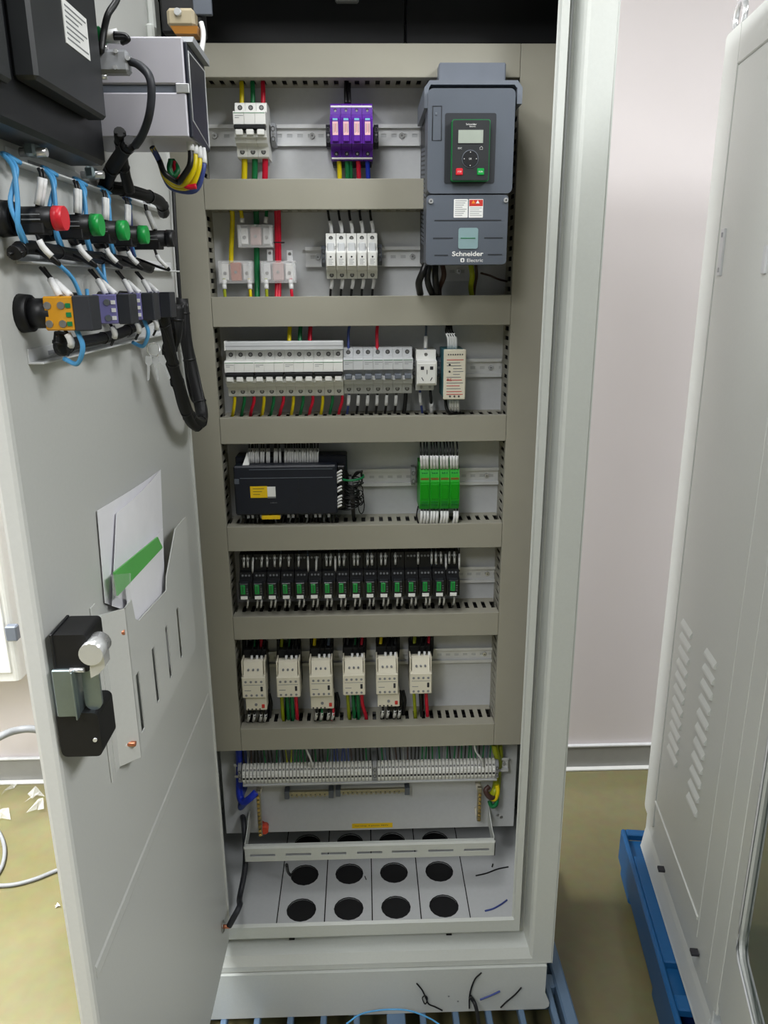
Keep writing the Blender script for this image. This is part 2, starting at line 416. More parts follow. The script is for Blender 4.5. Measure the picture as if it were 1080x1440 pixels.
# mounting plate
XL, XR = P(318, 1168, YP).x, P(722, 1166, YP).x; PZ0 = P(520, 1167, YP).z
pl = MB().cbox(XL, XR, YP, YP+.003, PZ0, 2.06, .0008).build('mounting_plate', 'plate_paint', cab)
MB().box(XL, XR, YP+.003, YP+.02, PZ0, PZ0+.003).box(XL, XL+.002, YP+.003, YP+.02, PZ0, 2.06).box(XR-.002, XR, YP+.003, YP+.02, PZ0, 2.06).build('plate_flange', 'plate_paint', cab)
for u, v in ((700, 1146), (705, 1149)): 
    p = P(u, v, YP); screw(pl, p.x, YP-.0005, p.z, .004, name='fixing_screw')
# black rear cover over the head of the cabinet
a = P(570, 30, YP-.01).x
for x0, x1 in ((-.36, a-.001), (a+.001, .36)):
    MB().cbox(x0, x1, YP-.012, YP-.004, 2.052, ZT-.004, .002).build('head_cover', 'back_black', cab)
p = P(488, 0, YP-.02); MB().cbox(p.x-.02, p.x+.02, YP-.03, YP-.012, p.z-.004, p.z+.03, .003).build('head_clip', 'grey_plastic', cab)

# ================================================================== wiring ducts
DX0, DX1 = -.016-.2515, .519-.2515                          # inner edges of the vertical ducts
VX0, VX1 = -.332, .336                        # outer edges
Zd = [(1.218, 1.268), (1.064, 1.015), (.871, .819), (.655, .606), (.444, .394), (.255, .205), (0., -.052)]
Zd = [(max(a, b)+.78, min(a, b)+.78) for a, b in Zd]        # (top, bottom)
def hduct(x0, x1, zt, zb, label):
    t = thing('wiring_duct', label, 'wiring duct', ((x0+x1)/2, YP, zb), 'grey slotted wiring ducts')
    base = MB().box(x0, x1, YP-.002, YP, zb+.002, zt-.002)
    pitch, fw_ = .0176, .0098
    for z in (zb+.0022, zt-.0042):
        base.box(x0, x1, YP-.016, YP-.002, z, z+.002).box(x0, x1, .002, .030, z, z+.002)
        x = x0+.004
        while x < x1-.004:
            base.box(x, min(x+fw_, x1), .030, YP-.016, z, z+.002); x += pitch
    base.build('slotted_channel', 'duct_plastic', t)
    n = 5
    cb = MB()
    for k in range(n):
        for yy in (.022, .045, .066): cb.tube([(x0+.003, yy, zb+.010+k*(zt-zb-.02)/(n-1)), (x1-.003, yy, zb+.010+k*(zt-zb-.02)/(n-1))], .0052, 6)
    cb.build('wire_fill', 'w_black', t, kind='stuff')
    c = MB().cbox(x0+.0006, x1-.0006, 0, .002, zb, zt, .0008)
    c.box(x0+.0006, x1-.0006, .002, .012, zb, zb+.002).box(x0+.0006, x1-.0006, .002, .012, zt-.002, zt)
    c.build('duct_cover', 'duct_plastic', t)
    return t
xd = P(597, 270, .0).x
DL = ['topmost grey duct above the row with the purple surge protector', 'short grey duct below the purple surge protector, ending at the drive', 'grey duct under the fuse holders and above the white breaker row',
      'grey duct between the white breaker row and the navy controller', 'grey duct between the navy controller and the relay row', 'grey duct between the relay row and the contactors', 'lowest grey duct above the terminal strip']
for k, (zt, zb) in enumerate(Zd): hduct(DX0, xd if k == 1 else DX1, zt, zb, DL[k])
def vduct(x0, x1, label):
    zb, zt = Zd[-1][1], Zd[0][0]
    t = thing('wiring_duct', label, 'wiring duct', ((x0+x1)/2, YP, zb), 'grey slotted wiring ducts')
    base = MB().box(x0+.002, x1-.002, YP-.002, YP, zb, zt)
    for x in (x0+.0022, x1-.0042):
        base.box(x, x+.002, YP-.016, YP-.002, zb, zt).box(x, x+.002, .002, .026, zb, zt)
        z = zb+.004
        while z < zt-.004: base.box(x, x+.002, .026, YP-.016, z, min(z+.0098, zt)); z += .0176
    base.build('slotted_channel', 'duct_plastic', t)
    cb = MB()
    for k in range(5):
        for yy in (.022, .045, .066): cb.tube([(x0+.010+k*(x1-x0-.02)/4, yy, zb+.003), (x0+.010+k*(x1-x0-.02)/4, yy, zt-.003)], .0052, 6)
    cb.build('wire_fill', 'w_black', t, kind='stuff')
    c = MB().cbox(x0, x1, 0, .002, zb, zt, .0008); c.box(x0, x0+.002, .002, .012, zb, zt).box(x1-.002, x1, .002, .012, zb, zt)
    c.build('duct_cover', 'duct_plastic', t)
vduct(VX0, DX0, 'long vertical grey duct on the left beside the door')
vduct(DX1, VX1, 'long vertical grey duct on the right behind the drive')

# ================================================================== mounting rails
def rail(u0, u1, v0, v1, label, screws=(), y=YP-.0075, slots=True):
    x0, x1, _, _ = bx(u0, v0, u1, v1, y); zc = P((u0+u1)/2, (v0+v1)/2, y).z; h = .0175
    t = thing('mounting_rail', label, 'rail', ((x0+x1)/2, YP, zc-h), 'steel mounting rails')
    mb = MB().box(x0, x1, y, y+.001, zc+.0125, zc+h).box(x0, x1, y, y+.001, zc-h, zc-.0125)      # lips
    mb.box(x0, x1, y, YP-.0002, zc+.0115, zc+.0125).box(x0, x1, y, YP-.0002, zc-.0125, zc-.0115)
    yw = YP-.0012
    mb.box(x0, x1, yw, yw+.001, zc+.0028, zc+.0115).box(x0, x1, yw, yw+.001, zc-.0115, zc-.0028)
    x = x0; k = 0
    while x < x1: mb.box(x, min(x1, x+.009), yw, yw+.001, zc-.0028, zc+.0028); x += .0185
    mb.build('top_hat_profile', 'rail_steel', t)
    for u in screws:
        p = P(u, (v0+v1)/2, yw); mb = MB().cyl((p.x, yw, zc), (p.x, yw-.0035, zc), .0052, .0045, 14)
        mb.build('rail_screw', 'chrome', t); MB().cyl((p.x, yw-.0033, zc), (p.x, yw-.0037, zc), .0018, n=8).build('screw_recess', 'screw_dark', t)
    return t
rail(292, 590, 175, 205, 'slotted steel rail behind the purple surge protector', (302, 439, 565))
rail(429.6, 596, 347, 375, 'slotted steel rail behind the row of fuse holders', (447, 580))
rail(316, 705, 507, 531, 'slotted steel rail behind the white breaker row', (690,))
rail(330, 701, 661, 683, 'slotted steel rail behind the navy controller and green modules', (684,))
rail(338, 696, 802, 820, 'slotted steel rail behind the relay row', (685,))
rail(342, 693, 915, 934, 'slotted steel rail behind the contactors', (681,))
rail(626, 672, 374, 389, 'short steel rail piece under the grey drive', (645,))

# ================================================================== row 1: main breaker, surge protector, drive
def mcb(x0, pole_w, poles, zc, label, group=None, m='white_plastic', name='circuit_breaker', yf=.0, h=.043, dark_bar=True, toggle_m='white_plastic', toggle_up=False, screw_m='screw_dark', cat='circuit breaker'):
    """modular breaker: stepped side profile, terminal screws, toggles"""
    x1 = x0+pole_w*poles
    t = thing(name, label, cat, ((x0+x1)/2, YP, zc-h), group)
    prof = [(YP-.006, zc-h), (yf+.030, zc-h), (yf+.027, zc-h+.002), (yf+.025, zc-h+.018), (yf+.012, zc-h+.021), (yf+.009, zc-.016), (yf+.004, zc-.0145), (yf+.004, zc-.008), (yf+.013, zc-.006), (yf+.013, zc+.003), (yf, zc+.005), (yf, zc+.023), (yf+.003, zc+.025), (yf+.024, zc+.026), (yf+.026, zc+h-.002), (yf+.030, zc+h), (YP-.006, zc+h)]
    b = MB()
    for k in range(poles): b.prism(prof, x0+k*pole_w+.0002, x0+(k+1)*pole_w-.0002)
    b.build('body', m, t)
    for k in range(poles):
        xc = x0+(k+.5)*pole_w
        for z, y in ((zc+.0345, yf+.025), (zc-.0335, yf+.0262)):
            MB().cyl((xc, y+.002, z), (xc, y-.0004, z), .0041, n=12).build('terminal_recess', screw_m, t)
            screw(t, xc, y-.0006, z, .0026, 'screw_steel')
        tg = MB().cbox(xc-.0062, xc+.0062, yf-.004 if not toggle_up else yf-.006, yf+.012, zc-.012, zc-.003, .0012); tg.build('toggle', toggle_m, t)
    if dark_bar: MB().cbox(x0+.001, x1-.001, yf-.0045, yf+.012, zc-.0026, zc+.0032, .001).build('toggle_link', 'dark_plastic', t)
    MB().box(x0+.001, x1-.001, yf-.0003, yf+.001, zc+.0214, zc+.0222).build('trim_line', 'keypad_green', t)
    for q in range(2): MB().box(x0+.003, x0+.003+.010*(2-q)*.7, yf-.0003, yf+.001, zc+.0175-q*.003, zc+.0183-q*.003).build('print_line', 'ink_grey', t)
    return t
pw = .018
c = P(354, 183, .02)
mb0 = mcb(c.x-.027, pw, 3, c.z, 'white three-pole main breaker left of the purple surge protector', yf=-.004)
def endclamp(u, v, label, y=.045, h=.036, m='grey_plastic', w=.008):
    p = P(u, v, y); t = thing('end_clamp', label, 'end clamp', (p.x, YP, p.z-h/2), 'rail end clamps')
    MB().prism([(YP-.006, p.z-h/2), (y+.008, p.z-h/2), (y, p.z-h*.32), (y, p.z+h*.32), (y+.008, p.z+h/2), (YP-.006, p.z+h/2)], p.x-w/2, p.x+w/2).build('body', m, t)
    for s in (-1, 1): MB().tube([(p.x+.003*math.cos(a*math.pi/4), y-.0004, p.z+s*.008+.004*math.sin(a*math.pi/4)) for a in range(8)], .0008, 5, True).build('clamp_ring', 'screw_dark', t)
    screw(t, p.x, y-.0006, p.z, .0022, 'screw_steel', 'clamp_screw')
endclamp(384, 188, 'grey rail end clamp right of the white main breaker')
endclamp(461.5, 190, 'dark rail end clamp left of the purple surge protector', m='drive_dark')
endclamp(529, 190, 'dark rail end clamp right of the purple surge protector', m='drive_dark')
# main breaker wiring
for m_, ut, ub, n in (('w_yellow', 340, 344, 'yellow'), ('w_green', 355.5, 358.5, 'green'), ('w_red', 370, 373, 'red')):
    W([(ut-1, 112, .045), (ut, 124, .04), (ut, 150, .035)], .0042, m_, 'thick %s wire entering the top of the white main breaker' % n)
    W([(ub, 216, .035), (ub, 232, .038), (ub-.5, 256, .042)], .0055, m_, 'thick %s wire leaving the bottom of the white main breaker' % n)
# surge protector
x0, x1, z0, z1 = bx(464, 140, 524.5, 222, .0); x1 -= .0; zc = (z0+z1)/2
t = thing('surge_protector', 'purple four-pole surge protector with small pink labels', 'surge protector', ((x0+x1)/2, YP, z0))
h = (z1-z0)/2; pwid = (x1-x0)/4
prof = [(YP-.006, zc-h), (.028, zc-h), (.026, zc-h+.016), (.012, zc-h+.019), (0, zc-h+.022), (-.003, zc+h-.03), (0, zc+h-.026), (.022, zc+h-.018), (.024, zc+h-.003), (.03, zc+h), (YP-.006, zc+h)]
base = MB()
for k in range(4): base.prism(prof, x0+k*pwid+.0003, x0+(k+1)*pwid-.0003)
base.build('body', 'purple_plastic', t)
MB().cbox(x0+.001, x1-.001, .0225, .027, zc+h-.0075, zc+h-.0045, .0006).build('white_stripe', 'label_white', t)
MB().cbox(x0+.001, x1-.001, .0245, .029, zc-h+.0015, zc-h+.0045, .0006).build('white_stripe', 'label_white', t)
for k in range(4):
    xc = x0+(k+.5)*pwid
    MB().cbox(xc-.0058, xc+.0058, -.0048, 0, zc-.020, zc+.017, .0012).build('plug_in_module', 'purple_plastic', t)
    MB().box(xc-.0046, xc+.0046, -.0052, -.0045, zc-.010, zc+.0105).build('rating_label', 'label_pink', t)
    for q in range(5): MB().box(xc-.0034+q*.0016, xc-.0028+q*.0016, -.0054, -.0050, zc-.007+((q*7) % 3)*.001, zc+.0075).build('print_line', 'ink_red' if q == 2 else 'ink_grey', t)
    MB().box(xc-.004, xc+.004, -.0052, -.0045, zc+.0125, zc+.0155).build('status_label', 'label_cyan', t)
    for z, y in ((zc+h-.0125, .0235), (zc-h+.010, .0265)):
        MB().cyl((xc, y+.002, z), (xc, y-.0006, z), .0036, n=12).build('terminal_recess', 'ink', t); screw(t, xc, y-.0008, z, .002)
MB().prism([(YP-.006, zc-h-.006), (.05, zc-h-.006), (.045, zc-h), (YP-.006, zc-h)], x0+.002, x1-.002).build('mounting_foot', 'drive_dark', t)
for m_, u, n in (('w_yellow', 477, 'yellow'), ('w_green', 488, 'green'), ('w_red', 504, 'red'), ('w_blue', 517, 'blue')):
    W([(u-1, 216, .035), (u, 232, .04), (u+1, 256, .044)], .0045, m_, '%s wire leaving the bottom of the purple surge protector' % n)
W([(492, 216, .035), (493, 232, .042), (494, 256, .046)], .0035, 'w_green', 'second thinner green wire under the purple surge protector')
for u in (486.5, 491.5): W([(u, 112, .05), (u-.5, 126, .042), (u, 146, .034)], .0030, 'w_black', 'black wire of the pair entering the top of the surge protector', 'pair of black surge protector wires')

# ---- variable speed drive
YD = -.108
d0, d1, dzb, dzt = bx(600, 124, 719, 372, YD)
dzm = P(660, 273, YD).z
t = thing('variable_speed_drive', 'dark grey variable speed drive with green framed keypad', 'motor drive', ((d0+d1)/2, YP, dzb))
MB().cbox(d0+.004, d1-.004, -.06, YP-.0006, dzb+.004, dzt-.002, .003).build('heat_sink_housing', 'drive_dark', t)
# side vents, one diagonal slat each
ns = 22
for k in range(ns):
    z = dzb+.03+k*(dzt-dzb-.10)/ns
    MB().add([(d0+.0032, y, zz) for y, zz in ((-.05, z), (.05, z+.012), (.05, z+.016), (-.05, z+.004))] + [(d0+.0045, y, zz) for y, zz in ((-.05, z), (.05, z+.012), (.05, z+.016), (-.05, z+.004))], [(0,1,2,3),(4,7,6,5),(0,4,5,1),(1,5,6,2),(2,6,7,3),(3,7,4,0)]).build('vent_slat', 'drive_light', t)
# hood with side flaps
hz = P(660, 115, -.09).z
hood = [(d0-.004, dzt-.026), (d0-.004, hz-.010), (d0+.004, hz), (d1-.002+.008, hz), (d1+.014, hz-.010), (d1+.014, dzt-.020), (d1+.006, dzt-.020), (d1+.006, hz-.011), (d1+.001, hz-.006), (d0+.006, hz-.006), (d0+.003, hz-.011), (d0+.003, dzt-.026)]
hv = MB(); n = len(hood)
hv.add([(x, -.10, z) for x, z in hood]+[(x, .045, z) for x, z in hood], [(i, (i+1) % n, n+(i+1) % n, n+i) for i in range(n)])
for q in (0, n):      # end caps as a strip of quads
    hv.add([(x, -.10 if q == 0 else .045, z) for x, z in hood], [(i, i+1, n-2-i, n-1-i) for i in range(n//2-1)])
hv.build('hood', 'drive_light', t)
tx0, tx1, tz0, tz1 = bx(616.5, 90, 710, 116, -.02)
MB().cbox(tx0, tx1, -.03, .06, tz0-.012, tz1, .002).build('fan_housing', 'drive_light', t)
MB().rbox(d0+.001, d1+.002, dzm+.001, dzt, YD, -.058, .008).build('upper_cover', 'drive_grey', t)
MB().rbox(d0, d1-.003, dzb, dzm-.001, YD+.001, -.058, .006).build('lower_cover', 'drive_grey', t)
def dx(u, v): q = P(u, v, YD); return q.x, q.z
# keypad recess and keypad
a, z1_ = dx(626, 159); b, z0_ = dx(695, 258)
MB().rbox(a, b, z0_, z1_, YD-.0006, YD+.004, .003).build('keypad_recess', 'drive_dark', t)
a, z1_ = dx(634.5, 170); b, z0_ = dx(685.5, 256)
kp = MB().rbox(a, b, z0_, z1_, YD-.012, YD, .003).build('keypad', 'keypad_green', t)
MB().rbox(a+.0012, b-.0012, z0_+.0012, z1_-.0012, YD-.0135, YD-.011, .0026).build('face_plate', 'keypad_black', kp)
kx = (a+b)/2; ky = YD-.0136
sx, sz = (b-a)/51., (z1_-z0_)/86.                           # metres per photo unit on the keypad
def kq(u, v): return a+(u-634.5)*sx, z1_-(v-170)*sz
xa, za = kq(643, 185); xb, zb_ = kq(676, 203)
MB().cbox(xa-.0012, xb+.0012, ky-.0006, ky+.001, zb_-.0012, za+.0012, .0004).build('display_bezel', 'ink', kp)
MB().box(xa, xb, ky-.0009, ky, zb_, za).build('display', 'lcd', kp)
text(kp, 'Schneider', kx, ky-.0003, kq(0, 177)[1], .0165, .0026, 'label_white'); text(kp, 'Electric', kx+.002, ky-.0003, kq(0, 180)[1], .009, .0018, 'label_white')
q = kq(659.5, 225); dial = MB().cyl((q[0], ky+.001, q[1]), (q[0], ky-.0022, q[1]), .0125, .0115, 24).build('dial', 'dark_plastic', kp)
MB().tube([(q[0]+.0125*math.cos(i*math.pi/12), ky-.0006, q[1]+.0125*math.sin(i*math.pi/12)) for i in range(24)], .0006, 5, True).build('dial_ring', 'drive_light', kp)
text(kp, 'OK', q[0], ky-.0024, q[1], .0042, .0026, 'label_white')
for dxx, dzz in ((0, .0095), (0, -.0095), (.0095, 0), (-.0095, 0)): MB().cyl((q[0]+dxx, ky-.0016, q[1]+dzz), (q[0]+dxx, ky-.0024, q[1]+dzz), .0007, n=6).build('dial_mark', 'label_white', kp)
q2 = kq(645.5, 210); text(kp, 'ESC', q2[0], ky-.0004, q2[1], .0062, .0024, 'label_white')
q2 = kq(674, 210); MB().tube([(q2[0]-.0022, ky-.0004, q2[1]-.0018), (q2[0]+.0022, ky-.0004, q2[1]-.0018), (q2[0]+.0022, ky-.0004, q2[1]+.0006), (q2[0], ky-.0004, q2[1]+.0026), (q2[0]-.0022, ky-.0004, q2[1]+.0006)], .0003, 4, True).build('home_mark', 'label_white', kp)
for (u, m_, w_) in ((645.3, 'button_red', 'STOP'), (674, 'button_green', 'RUN')):
    q2 = kq(u, 243); bt = MB().cbox(q2[0]-.0055, q2[0]+.0055, ky-.0016, ky+.001, q2[1]-.005, q2[1]+.005, .001).build('stop_button' if u < 660 else 'run_button', m_, kp)
    text(kp, w_, q2[0], ky-.0018, q2[1], .0062, .0024, 'label_white')
# small door strip on the left of the cover
a, z1_ = dx(608.5, 149); b, z0_ = dx(620.5, 197.5)
MB().tube([(a, YD-.0004, z0_), (b, YD-.0004, z0_), (b, YD-.0004, z1_), (a, YD-.0004, z1_)], .0007, 4, True).build('service_flap', 'drive_dark', t)
MB().cbox(a+.004, a+.007, YD-.001, YD+.001, z1_-.013, z1_-.009, .0004).build('flap_mark', 'drive_light', t)
for u, v in ((606, 283), (711.5, 281.5)):
    x, z = dx(u, v); MB().cyl((x, YD+.002, z), (x, YD-.0025, z), .0042, .0036, 14).build('cover_screw', 'chrome', t); MB().cyl((x, YD-.0024, z), (x, YD-.0029, z), .0014, n=6).build('screw_recess', 'ink', t)
for (u0, u1, v, ) in ((611, 705, 310), (609, 637, 335), (681, 707, 334.5), (611, 630, 359), (686, 706, 358)):
    a, z = dx(u0, v); b, _ = dx(u1, v); MB().box(a, b, YD+.0004, YD+.002, z-.0008, z+.0008).build('cover_groove', 'drive_dark', t)
for a_, b_, k in ((638.4, 657.6, 0), (659.6, 679, 1)):
    a, z1_ = dx(a_, 280); b, z0_ = dx(b_, 306)
    st = MB().rbox(a, b, z0_, z1_, YD+.0002, YD+.002, .001).build('warning_sticker' if k else 'data_sticker', 'label_white', t)
    if k:
        MB().box(a+.0006, b-.0006, YD, YD+.001, z1_-.0105, z1_-.001).build('red_band', 'warn_red', st)
        for j, mm in enumerate(('warn_orange', 'label_white')): MB().prism([(a+.004+j*.007, z1_-.0065), (a+.010+j*.007, z1_-.0065), (a+.007+j*.007, z1_-.0015)], YD-.0004, YD+.0004, 'y').build('warning_triangle', mm, st)
        for j in range(5): MB().box(a+.002, b-.002-(j % 2)*.004, YD, YD+.0008, z1_-.0135-j*.0028, z1_-.0128-j*.0028).build('print_line', 'ink_grey', st)
    else:
        for j in range(8): MB().box(a+.002, b-.002-(j*5 % 4)*.0022, YD, YD+.0008, z1_-.003-j*.0031, z1_-.0021-j*.0031).build('print_line', 'ink_grey', st)
a, z1_ = dx(644.8, 320.5); b, z0_ = dx(671.8, 349.8)
MB().rbox(a, b, z0_, z1_, YD-.0005, YD+.002, .0035).build('emblem_tile', mat('emblem_teal', hx(134, 160, 164), .35), t)
x, z = dx(658, 335); MB().cbox(x-.012, x+.012, YD-.0012, YD, z-.0006, z+.0006, .0003).build('emblem_bar', 'keypad_green', t)
x, z = dx(657.8, 356.8); text(t, 'Schneider', x, YD+.0002, z, .051, .0074, 'label_white', bold=True)
x, z = dx(668, 366); text(t, 'Electric', x, YD+.0002, z, .026, .0052, 'label_white')
x, z = dx(650.3, 366); MB().rbox(x-.0032, x+.0032, z-.003, z+.0034, YD+.0001, YD+.0014, .0018).build('leaf_mark', 'label_white', t); MB().box(x-.001, x+.0012, YD-.0002, YD+.0008, z-.0018, z+.0018).build('leaf_cut', 'drive_grey', t)
# drive cables
W([(599, 372, -.03), (594, 384, -.035), (589, 398, -.02), (591, 414, .015)], .0062, 'w_black', 'thick black cable looping down at the left foot of the drive')
W([(604, 372, -.03), (601, 388, -.03), (603, 402, -.01), (610, 418, .02)], .0058, 'w_black', 'second thick black cable under the left corner of the drive')
W([(612, 372, -.02), (612, 390, -.02), (614, 408, .0), (617, 419, .025)], .0062, 'w_black', 'third thick black cable under the drive with a yellow neighbour')
W([(608, 370, .0), (610, 388, .0), (613, 404, .01), (616, 418, .03)], .0032, 'w_yg', 'green-yellow earth wire among the black drive cables')
W([(622, 372, .0), (624, 388, .0), (618, 404, .02), (618, 419, .035)], .005, 'w_brown', 'dark brown cable under the drive centre left')
W([(662, 372, .01), (664, 388, .01), (662, 404, .03), (664, 419, .045)], .005, 'w_yg', 'thick green-yellow earth wire under the drive centre')
W([(669, 372, .02), (670, 388, .03), (667, 406, .04), (666, 419, .05)], .003, 'w_brown', 'dark red wire beside the earth wire under the drive')
W([(676, 384, .05), (690, 388, .055), (702, 393, .055), (714, 396, .06)], .002, 'w_brown', 'thin dark red wire running right below the drive')

# ================================================================== row 2
def cover_box(u0, v0, u1, v1, label, core, flip):
    y = .036; x0, x1, z0, z1 = bx(u0, v0, u1, v1, y)
    t = thing('current_transformer', label, 'current transformer', ((x0+x1)/2, YP, z0), 'clear covered transformer boxes')
    w, h = x1-x0, z1-z0
    MB().cbox(x0+.002, x1-.002, .062, YP-.0004, z0+.001, z1-.001, .002).build('base', 'light_grey_plastic', t)
    MB().cbox(x0+w*.33, x0+w*.64, .044, .063, z0+.004, z1-.003, .002).build('core', core, t)
    p = Vector((x0+w*.485, .0435, (z0+z1)/2)); screw(t, p.x, p.y, p.z, .003, 'screw_steel', 'core_screw')
    for s, f in ((0, .17), (1, .80)):
        xc = x0+w*f
        MB().cbox(xc-.0065, xc+.0065, .046, .063, z0+.006, z1-.005, .001).build('terminal_tag', 'label_white' if s == flip else 'rail_steel', t)
        screw(t, xc, .0455, z0+h*.45, .0035, 'screw_steel', 'terminal_screw')
    cv = MB(); k = .0016
    cv.box(x0, x1, y, y+k, z0, z1).box(x0, x0+k, y+k, .066, z0, z1).box(x1-k, x1, y+k, .066, z0, z1).box(x0+k, x1-k, y+k, .066, z1-k, z1).box(x0+k, x1-k, y+k, .066, z0, z0+k)
    cv.build('clear_cover', 'clear_plastic', t)
    for xc in (x0+.004, x1-.004): MB().box(xc-.0022, xc+.0022, y-.0006, y+.001, z0+.002, z1-.002).build('cover_rib', 'clear_film', t)
    return t
cover_box(334, 315.6, 384, 348, 'clear covered transformer box, the upper one of the three', 'transformer_pink', 0)
cover_box(306.7, 366.5, 355.6, 398.5, 'clear covered transformer box with copper brown core, lower left', 'transformer_copper', 0)
cover_box(366, 366.5, 416, 398, 'clear covered transformer box, lower right beside the red cable', 'transformer_pink', 1)
for (u, v) in ((379.5, 358), (407.5, 359)):
    x0, x1, z0, z1 = bx(u-4, v-7, u+4, v+9, .06)
    t = thing('metal_strap', 'bright metal mounting strap %s' % ('between the upper and lower right transformer boxes' if u < 390 else 'standing above the right end of the lower right transformer box'), 'strap', ((x0+x1)/2, .07, z0))
    MB().cbox(x0, x1, .060, .0615, z0, z1, .0004).build('strap_plate', 'rail_steel', t); screw(t, (x0+x1)/2, .0594, z1-.006, .003)
W([(326, 292, .05), (327, 310, .056), (325.5, 345, .06), (325, 372, .06)], .0046, 'w_yellow', 'thick yellow cable running down left of the upper transformer box')
W([(338, 292, .045), (340, 304, .045), (340.5, 313, .046)], .0036, 'w_yellow', 'yellow wire entering the upper transformer box', sleeves=((.7, 1., .0046),))
W([(375, 292, .05), (374.5, 304, .048), (373.5, 314, .047)], .0032, 'w_green', 'green wire entering the upper transformer box', sleeves=((.6, 1., .004),))
W([(360, 292, .06), (361, 320, .068), (361, 360, .069), (361.5, 400, .066), (362, 424, .05)], .0055, 'w_green', 'thick green cable passing behind the upper transformer box')
for k, u in enumerate((388.5, 391.8)): W([(u, 292, .05), (u+.5, 315, .055), (u+.8, 345, .06), (u+1, 372, .066), (u+1, 400, .06), (u+.5, 424, .045)], .0042, 'w_red', 'thick red cable of the pair right of the upper transformer box', 'pair of red feeder cables')
p = P(391, 341, .05); MB().tube([p+Vector((.0105*math.cos(i*math.pi/5), .0075*math.sin(i*math.pi/5)+.005, 0)) for i in range(10)], .0012, 5, True).build('cable_tie', 'w_black', None, 'small black cable tie around the red feeder cables', 'cable tie')
for (u, v, c, lab) in ((315, 398, 'w_yg', 'yellow-green wire under the left end of the copper brown transformer box'), (351, 398, 'w_yellow', 'yellow wire under the right end of the copper brown transformer box'), (374, 398, 'w_yg', 'yellow-green wire under the lower right transformer box'), (409, 398, 'w_red', 'red wire under the right end of the lower right transformer box')):
    W([(u, v-6, .045), (u+.5, v+4, .042), (u+1, v+12, .04), (u+2, v+24, .04)], .0031, c, lab, sleeves=((.05, .5, .0046),))
# fuse holders
fx0, fx1, fz0, fz1 = bx(457.8, 327, 531.2, 391.5, .005); fw = (fx1-fx0)/5; fzc = (fz0+fz1)/2; fh = (fz1-fz0)/2
FL = ['leftmost white fuse holder of the five under the surge protector', 'second white fuse holder from the left', 'middle white fuse holder of the five', 'fourth white fuse holder from the left', 'rightmost white fuse holder of the five']
prof = [(YP-.006, fzc-fh), (.030, fzc-fh), (.027, fzc-fh+.012), (.010, fzc-fh+.015), (.006, fzc-.008), (.004, fzc+.006), (.018, fzc+.010), (.024, fzc+.014), (.026, fzc+fh), (YP-.006, fzc+fh)]
for k in range(5):
    a = fx0+k*fw; xc = a+fw/2
    t = thing('fuse_holder', FL[k], 'fuse holder', (xc, YP, fz0), 'white fuse holders')
    MB().prism(prof, a+.0004, a+fw-.0004).build('body', 'white_plastic', t)
    MB().cbox(a+.0015, a+fw-.0015, -.002, .012, fzc-.018, fzc+.006, .0012).build('fuse_drawer', 'white_plastic', t)
    MB().cbox(a+.003, a+fw-.003, .012, .024, fzc+.006, fzc+.022, .0015).build('pull_lip', 'light_grey_plastic', t)
    MB().cyl((xc, -.0024, fzc-.002), (xc, -.001, fzc-.002), .0017, n=8).build('indicator_lamp', 'ink', t)
    for q in range(4): MB().box(a+.005, a+fw-.005-(q % 2)*.002, -.0023, -.0015, fzc-.0065-q*.0026, fzc-.0058-q*.0026).build('print_line', 'ink_grey', t)
    for z, y in ((fzc+fh-.008, .0258), (fzc-fh+.006, .0285)):
        MB().cyl((xc, y+.002, z), (xc, y-.0006, z), .0038, n=12).build('terminal_recess', 'screw_dark', t); screw(t, xc, y-.0008, z, .0024)
    u = 462+k*14.7
    W([(u-1-(2-k)*.2, 292, .045), (u+.5, 306, .042), (u+3.5, 320, .04), (u+4, 330, .04)], .0024, 'w_black', 'black wire with white marker feeding the row of fuse holders from above', 'wires above the fuse holders', ((.50, .95, .0036),))
    W([(u+5, 388, .04), (u+5, 398, .04), (u+3, 408, .04), (u+2.5, 424, .045)], .0024, 'w_black', 'black wire with white marker below the row of fuse holders', 'wires below the fuse holders', ((.05, .5, .0036),))
endclamp(455, 360, 'grey rail end clamp left of the fuse holders', m='drive_light')
endclamp(534, 358, 'grey rail end clamp right of the fuse holders', m='drive_light')

# ================================================================== row 3
bx0 = P(316, 525, .0).x; bzc = P(400, 527, .0).z
B3 = ['leftmost white three-pole breaker under the comb bar', 'second white three-pole breaker from the left under the comb bar', 'third white three-pole breaker from the left under the comb bar', 'rightmost white three-pole breaker under the comb bar']
gx = P(482.5, 525, .0).x; pw3 = (gx-bx0)/12
for k in range(4): mcb(bx0+k*3*pw3, pw3, 3, bzc, B3[k], 'three-pole breakers under the comb bar')
ga, gb, gz0, gz1 = bx(315, 479.4, 482.7, 492, .008)
t = thing('comb_busbar', 'long pale comb busbar cover along the top of the white breakers', 'busbar', ((ga+gb)/2, .03, bzc+.043))
gh = gz1-gz0
MB().cbox(ga, gb, .008, .032, bzc+.0432, bzc+.0432+gh, .0015).build('cover', 'light_grey_plastic', t)
MB().cbox(ga, ga+.002, .007, .034, bzc+.0430, bzc+.0432+gh+.001, .0006).build('end_cap', 'white_plastic', t)
MB().box(ga+.002, gb, .0077, .009, bzc+.0432+gh*.45, bzc+.0432+gh*.52).build('cover_seam', 'grey_plastic', t)
for m_, u, n in (('w_yellow', 407, 'yellow'), ('w_green', 422, 'green'), ('w_red', 436, 'red')):
    W([(u+1, 456, .04), (u, 468, .03), (u-.5, 482, .022)], .004, m_, 'thick %s wire feeding the comb busbar from above' % n)
